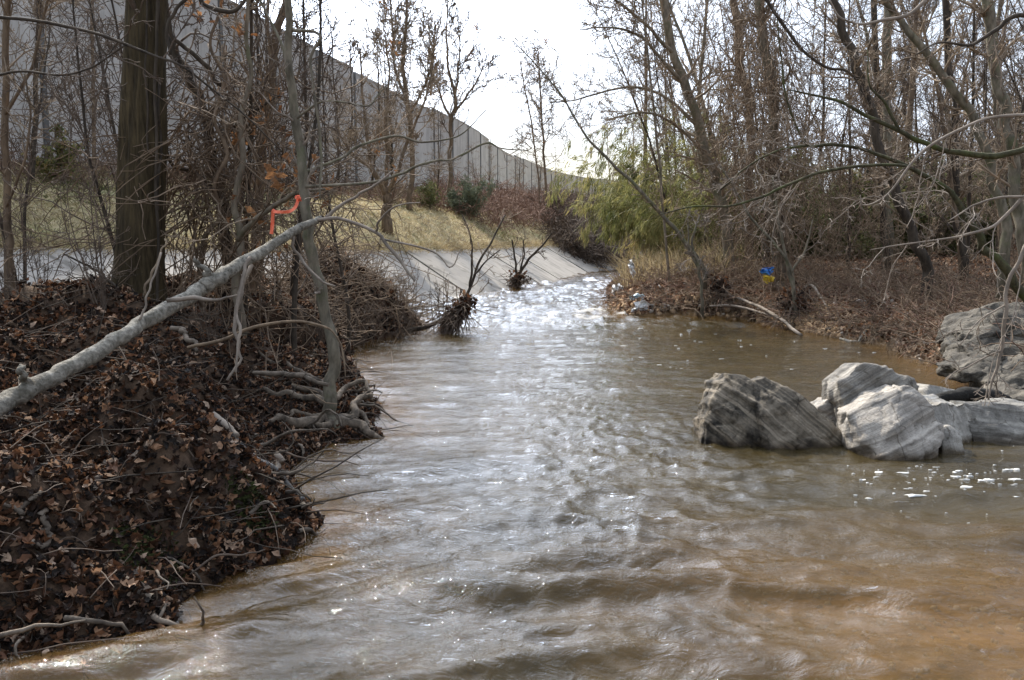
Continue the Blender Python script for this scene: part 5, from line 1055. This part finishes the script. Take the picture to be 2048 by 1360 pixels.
# understory shrubs on the right
RS = [free_tree('thicket_bush', 'leafless tangled bush in the understory of the right bank', 8 + i, 18, 3.4, .018, rgk(500 + i), M['vine'], M['twig'], n1=36, n2=6, n3=5, spread=.42, t0=.06, wig=.32, rmin=.0042, multi=7, ang=(20, 65), group='leafless bushes along the right bank', cat='bush') for i in range(4)]
k = 0
for y0 in np.arange(13, 32, 1.8):
    for x0 in np.arange(3, 20, 1.8):
        x = x0 + rg.uniform(-.6, .6); y = y0 + rg.uniform(-.6, .6); z_, _, _, dr_, _ = land(np.array([x]), np.array([y]))
        if dr_[0] < .7 or x / y > .68 or x / y < .2: continue
        if rg.random() < .7 and dr_[0] < 5: continue
        sc_ = rg.uniform(.35, .6) if dr_[0] < 2 else rg.uniform(.6, 1.15)
        if k < 4: o = RS[k]; o.location = (x, y, z_[0] - .05); o.scale = (sc_,) * 3
        else: copy_tree(RS[k % 4], (x, y, z_[0] - .05), rg.uniform(0, 6), sc_)
        k += 1
print('bushes', k)
GB = needle_bush('evergreen_bush', 'olive evergreen bush glowing between the trunks of the right-hand wood', 'bush', 12, 27, 3.0, 3, 4200, M['green'], rgk(97), size=(.10, .2), kinds=('oval',), stems=10, group='olive evergreen bushes behind the trunks')
for (x, y, s_) in [(9.5, 27, 1.1), (10.4, 25, .9), (14.5, 30, 1.2), (7.8, 31, 1.3), (17, 29, 1.1), (16.4, 35, 1.4), (11.5, 34, 1.3), (19.5, 33, 1.3), (22, 38, 1.4), (13, 24.5, .8)]:
    copy_tree(GB, (x, y, Hz(x, y)), rg.uniform(0, 6), s_)

# brush fringe hanging into the pool at the right bank edge
brush('bank_brush', ground_pts(1600, 3, 8, 9.5, 19, lambda x, y, z, ds, dl, dr: (dr > -.02) & (dr < .5)), .38, .004, M['twig'], rgk(601), rmin=.003, lean=1.0, sag=.2, n2=3)
brush('bank_brush', ground_pts(800, 3, 14, 11, 22, lambda x, y, z, ds, dl, dr: (dr > .8) & (dr < 5) & (x / y < .65)), .9, .005, M['vine'], rgk(602), rmin=.0035, lean=.6, sag=.12, n2=4)
brush('bank_brush', ground_pts(120, -5, 0, 3.4, 9, spit_near), .3, .003, M['twigd'], rgk(603), rmin=.0018, lean=1.0, sag=.2, n2=3)
brush('root_fringe', ground_pts(1100, -3, .2, 2.8, 8, lambda x, y, z, ds, dl, dr: (ds > -.03) & (ds < .25)), .16, .003, M['dark'], rgk(604), rmin=.0022, lean=1.4, sag=.5, n2=2)
brush('bank_brush', ground_pts(500, -4, -1.2, 12.5, 17, jam), .8, .006, M['vine'], rgk(605), rmin=.004, lean=.9, sag=.15, n2=4)

# bank stones and gravel at the right edge
msand = plain('sandy_gravel', (.30, .19, .10), (.46, .32, .19), 14, .9, .2, 1.0)
mst = plain('pebble_stone', (.30, .25, .20), (.48, .42, .35), 5, .8, .3, .3)
def pebbles(name, pts, r0, r1, mat, parent, rg=rng, sub=1):
    bm = bmesh.new(); bmesh.ops.create_icosphere(bm, subdivisions=sub, radius=1); v = np.array([q.co[:] for q in bm.verts]); tr = np.array([[q.index for q in f.verts] for f in bm.faces]); bm.free()
    n = len(pts); rm = rotmats(n, rg, .5); s_ = rg.uniform(r0, r1, (n, 1, 1)) * rg.uniform(.6, 1.2, (n, 1, 3)); s_[:, :, 2] *= .65
    vv = np.einsum('nij,nvj->nvi', rm, v[None] * s_ * (1 + rg.normal(0, .1, (n, len(v), 1)))) + pts[:, None]
    o = link(name, mesh_np(name, vv.reshape(-1, 3), None, (tr[None] + (np.arange(n) * len(v))[:, None, None]).reshape(-1, 3)), mat, parent); tag(o, kind='stuff'); return o
c0 = G(1575, 655, .05); 
pebbles('gravel', ground_pts(1500, 3.5, 7, 13, 18.5, lambda x, y, z, ds, dl, dr: (dr > -.1) & (np.hypot(x - 4.9, y - 15.9) < .95 + .3 * rng.random(len(x)))), .02, .07, msand, ground)
pebbles('gravel', ground_pts(2600, -1, 4.5, 2.6, 6, lambda x, y, z, ds, dl, dr: (ds < -.1) & (dr < -.1)), .008, .03, mst, ground)
pebbles('gravel', ground_pts(260, 2, 9, 9, 22, lambda x, y, z, ds, dl, dr: (dr > .0) & (dr < 1.6)), .03, .08, mst, ground)
pebbles('gravel', ground_pts(420, 1.8, 5, 17.5, 22, lambda x, y, z, ds, dl, dr: (dr > -.05) & (dr < .7)), .03, .09, msand, ground)
rock('sandstone_lump', 'flat tan rock at the tip of the right bank in front of the bags', [[G(1260, 634, 0) + d_ for d_ in np.array([(0, 0, -.1), (.15, 0, .12), (.9, -.1, -.1), (.3, .2, .24), (.7, .2, .18), (.8, .5, .1), (0, .5, -.1), (.9, .5, -.1)])]], (0, 0, 1), msand, vox=.04, amp=.004, big=.03, seed=62, cat='rock')

# ------------------------------------------------------------------ litter
def rag(name, label, pxs, Yd, mat, cat, seed, droop=0.0, th=.02):
    """a crumpled plastic sheet laid through the given outline"""
    r2 = rgk(seed); ring = np.array([P(a, b, Yd) for a, b in pxs]); c_ = ring.mean(0); n = len(ring); V = [c_ + np.array([0, -.05, .03])]; 
    for fr in (.35, .7, 1.0):
        for j in range(n * 3):
            a = ring[j // 3]; b = ring[(j // 3 + 1) % n]; f_ = (j % 3) / 3; q = a * (1 - f_) + b * f_; V.append(c_ + (q - c_) * fr + r2.normal(0, .018 * (1.4 - fr * .6), 3) + np.array([0, -.06 * (1 - fr) + .12 * r2.uniform(-1, 1) * fr, 0]))
    m = n * 3; T = [(0, 1 + j, 1 + (j + 1) % m) for j in range(m)]; Q = [(1 + k * m + j, 1 + (k + 1) * m + j, 1 + (k + 1) * m + (j + 1) % m, 1 + k * m + (j + 1) % m) for k in range(2) for j in range(m)]
    base = c_.copy(); me = mesh_np(name, np.array(V) - base, Q, T, smooth=False); o = link(name, me, mat); o.location = base
    md = o.modifiers.new('solid', 'SOLIDIFY'); md.thickness = .004; return tag(o, label, cat)
mblue = plain('blue_plastic', (.05, .22, .60), (.10, .32, .75), 8, .4, .5); myel = plain('yellow_plastic', (.55, .38, .03), (.7, .5, .06), 8, .5, .4); mlb = plain('pale_blue_plastic', (.45, .62, .70), (.62, .74, .80), 5, .4, .5)
rag('plastic_bag', 'torn white plastic bag hanging upright from a stem before the bamboo', [(1259, 520), (1265, 518), (1267, 532), (1270, 545), (1266, 556), (1261, 545), (1258, 532)], 20.3, mcup, 'plastic bag', 1)
rag('plastic_bag', 'crumpled white plastic bag snagged at the tip of the right bank', [(1226, 570), (1236, 567), (1246, 572), (1244, 590), (1238, 603), (1228, 600), (1224, 585)], 20.6, mcup, 'plastic bag', 2)
rag('plastic_bag', 'pale blue and white plastic sheet folded over the bank tip', [(1258, 592), (1275, 588), (1292, 592), (1280, 606), (1266, 608)], 18.9, mlb, 'plastic bag', 3)
rag('plastic_bag', 'white plastic sheet draped down to the water below the pale blue one', [(1272, 607), (1290, 600), (1312, 612), (1300, 622), (1268, 630), (1254, 634), (1262, 620)], 18.6, mcup, 'plastic bag', 4)
rag('plastic_scrap', 'bright blue plastic scrap at the foot of the thick grey tree', [(1520, 537), (1545, 534), (1549, 545), (1535, 550), (1521, 544)], 18.2, mblue, 'plastic scrap', 5)
rag('plastic_scrap', 'yellow plastic scrap just below the blue one', [(1527, 552), (1546, 552), (1546, 562), (1535, 567), (1528, 562)], 18.1, myel, 'plastic scrap', 6)
rag('plastic_scrap', 'small light blue wrapper lying in the moss at the left bank edge', [(484, 990), (497, 990), (513, 997), (510, 1001), (490, 997)], 4.75, mlb, 'wrapper', 7)
# floating foam flecks
ms = plain('foam', (.45, .45, .42), (.75, .75, .73), 12, .6, .3)
fl = []
r2 = rgk(701)
for i in range(150):
    if i < 100: px, py, s_ = r2.uniform(1690, 2060), r2.normal(955, 26), r2.uniform(.005, .03)
    else: px, py, s_ = r2.uniform(1180, 1800), r2.uniform(655, 740), r2.uniform(.006, .018)
    if py < 650 or (py < 930 and py > 890 and px < 1900): continue
    if i < 100: s_ = .004 + .024 * r2.random() ** 4
    fl.append((*G(px, py, 0)[:2], s_))
VV = []; TT = []; o_ = 0
for x, y, s_ in fl:
    n = 10; el_ = r2.uniform(1, 3.2); a = np.arange(n) / n * 6.283; rr = s_ * (1 + .4 * r2.normal(0, 1, n)).clip(.3, 1.8); zz = float(waves(np.array([x]), np.array([y]))[0])
    top = np.stack([x + rr * np.cos(a) * 1.0 * el_, y + rr * np.sin(a), np.full(n, zz - .006)], 1); mid_ = np.stack([x + rr * np.cos(a) * .82 * el_, y + rr * .82 * np.sin(a), np.full(n, zz + .0015)], 1)
    VV += [top, mid_, np.array([[x, y, zz + .003]])]
    for j in range(n): k_ = (j + 1) % n; TT += [(o_ + j, o_ + k_, o_ + n + k_), (o_ + j, o_ + n + k_, o_ + n + j), (o_ + n + j, o_ + n + k_, o_ + 2 * n)]
    o_ += 2 * n + 1
o = link('foam_flecks', mesh_np('foam_flecks', np.concatenate(VV), None, np.array(TT)), ms, water); tag(o, kind='stuff')
# moss tufts and larger root strands on the left bank edge
mmoss = plain('moss_green', (.02, .024, .007), (.055, .062, .018), 20, .9, .2, .3)
for cx_, cy_, rad_ in ((300, 1130, .17), (505, 1050, .12)):
    g0 = G(cx_, cy_, .12); mp_ = ground_pts(600, g0[0] - .5, g0[0] + .5, g0[1] - .5, g0[1] + .5, lambda x, y, z, ds, dl, dr: (ds > .01) & (np.hypot(x - g0[0], y - g0[1]) < rad_ * (.5 + .6 * np.random.default_rng(3).random(len(x)))))
    if len(mp_): o = blades('moss', mp_ + [0, 0, .02], .035, .012, mmoss, ground, lean=1.2); o.data.materials.clear(); o.data.materials.append(mmoss)
ep = ground_pts(38, -3.2, .2, 2.8, 8.6, lambda x, y, z, ds, dl, dr: (ds > .0) & (ds < .22)); d_ = rng.normal(0, 1, (38, 3)); d_[:, 0] += .8; d_[:, 2] = rng.normal(.1, .2, 38)
p_, rr_ = walk(ep + [0, 0, .05], d_, rng.uniform(.2, .6, 38), 12, .28, -.03, rng.uniform(.006, .015, 38), rng.uniform(.002, .005, 38), rng); p_[..., 2] = np.maximum(p_[..., 2], land(p_[..., 0].ravel(), p_[..., 1].ravel())[0].reshape(p_.shape[:2]) + .01)
o = Tubes().add(p_, rr_, 6).build('root_strands', M['root'], ground); tag(o, kind='stuff')
# a few rusty leaves still hanging in some crowns
def hanging(e, n, s0, s1, seed, zmax=7.5):
    r3 = rgk(seed); c_ = [c for c in e.children if c.name.startswith('crown')][0]; v = np.empty(len(c_.data.vertices) * 3); c_.data.vertices.foreach_get('co', v); v = v.reshape(-1, 3)
    hub = v[r3.integers(0, len(v), max(3, n // 14))]; pts = hub[r3.integers(0, len(hub), n)] + r3.normal(0, .16, (n, 3)); o = scatter('dead_leaves', pts, r3.uniform(s0, s1, n), M['hang'], e, kinds=('oval',), tilt=1.4, rg=r3); tag(o, kind='stuff'); o.location = (0, 0, 0)
for e_ in [o for o in sc.objects if o.get('category') == 'tree' and o.name.split('.')[0] in ('bank_tree', 'dark_tree', 'crooked_tree')][:6]: hanging(e_, 60, .08, .16, 5)
# a half-sunk charred log behind the boulders
stick('black waterlogged log lying in the pool behind the boulders', [(1865, 806, 7.9, 20), (1900, 796, 7.95, 30), (1950, 790, 8.0, 34), (1995, 795, 8.05, 28), (2020, 806, 8.1, 12)], bark('charred_log', (.006, .006, .005), (.03, .027, .022), 20, 1, 1), name='sunken_log', cat='log', wig=.2, S=14)
WORDS = 'first second third fourth fifth sixth seventh eighth ninth tenth eleventh twelfth thirteenth fourteenth fifteenth sixteenth seventeenth eighteenth nineteenth twentieth'.split()
for g_, txt in (('bare saplings on the left bank', '%s from the left of the bare grey-brown saplings growing among the left bank trunks'),
                ('leafless bushes on the left bank', '%s from the left of the low leafless bushes on the left bank'),
                ('thin trees along the foot of the wall', '%s from the left of the thin vine-tangled trees along the foot of the wall'),
                ('olive evergreen bushes behind the trunks', '%s from the left of the olive evergreen bushes behind the right-hand trunks')):
    os_ = sorted([o for o in sc.objects if o.get('group') == g_ and o.parent is None], key=lambda o: o.location.x / o.location.y)
    for o, w_ in zip(os_, WORDS): o['label'] = txt % w_
tot = sum(len(o.data.polygons) for o in {o.data.name: o for o in sc.objects if o.type == 'MESH'}.values())
print('unique faces', tot, 'objects', len(sc.objects))
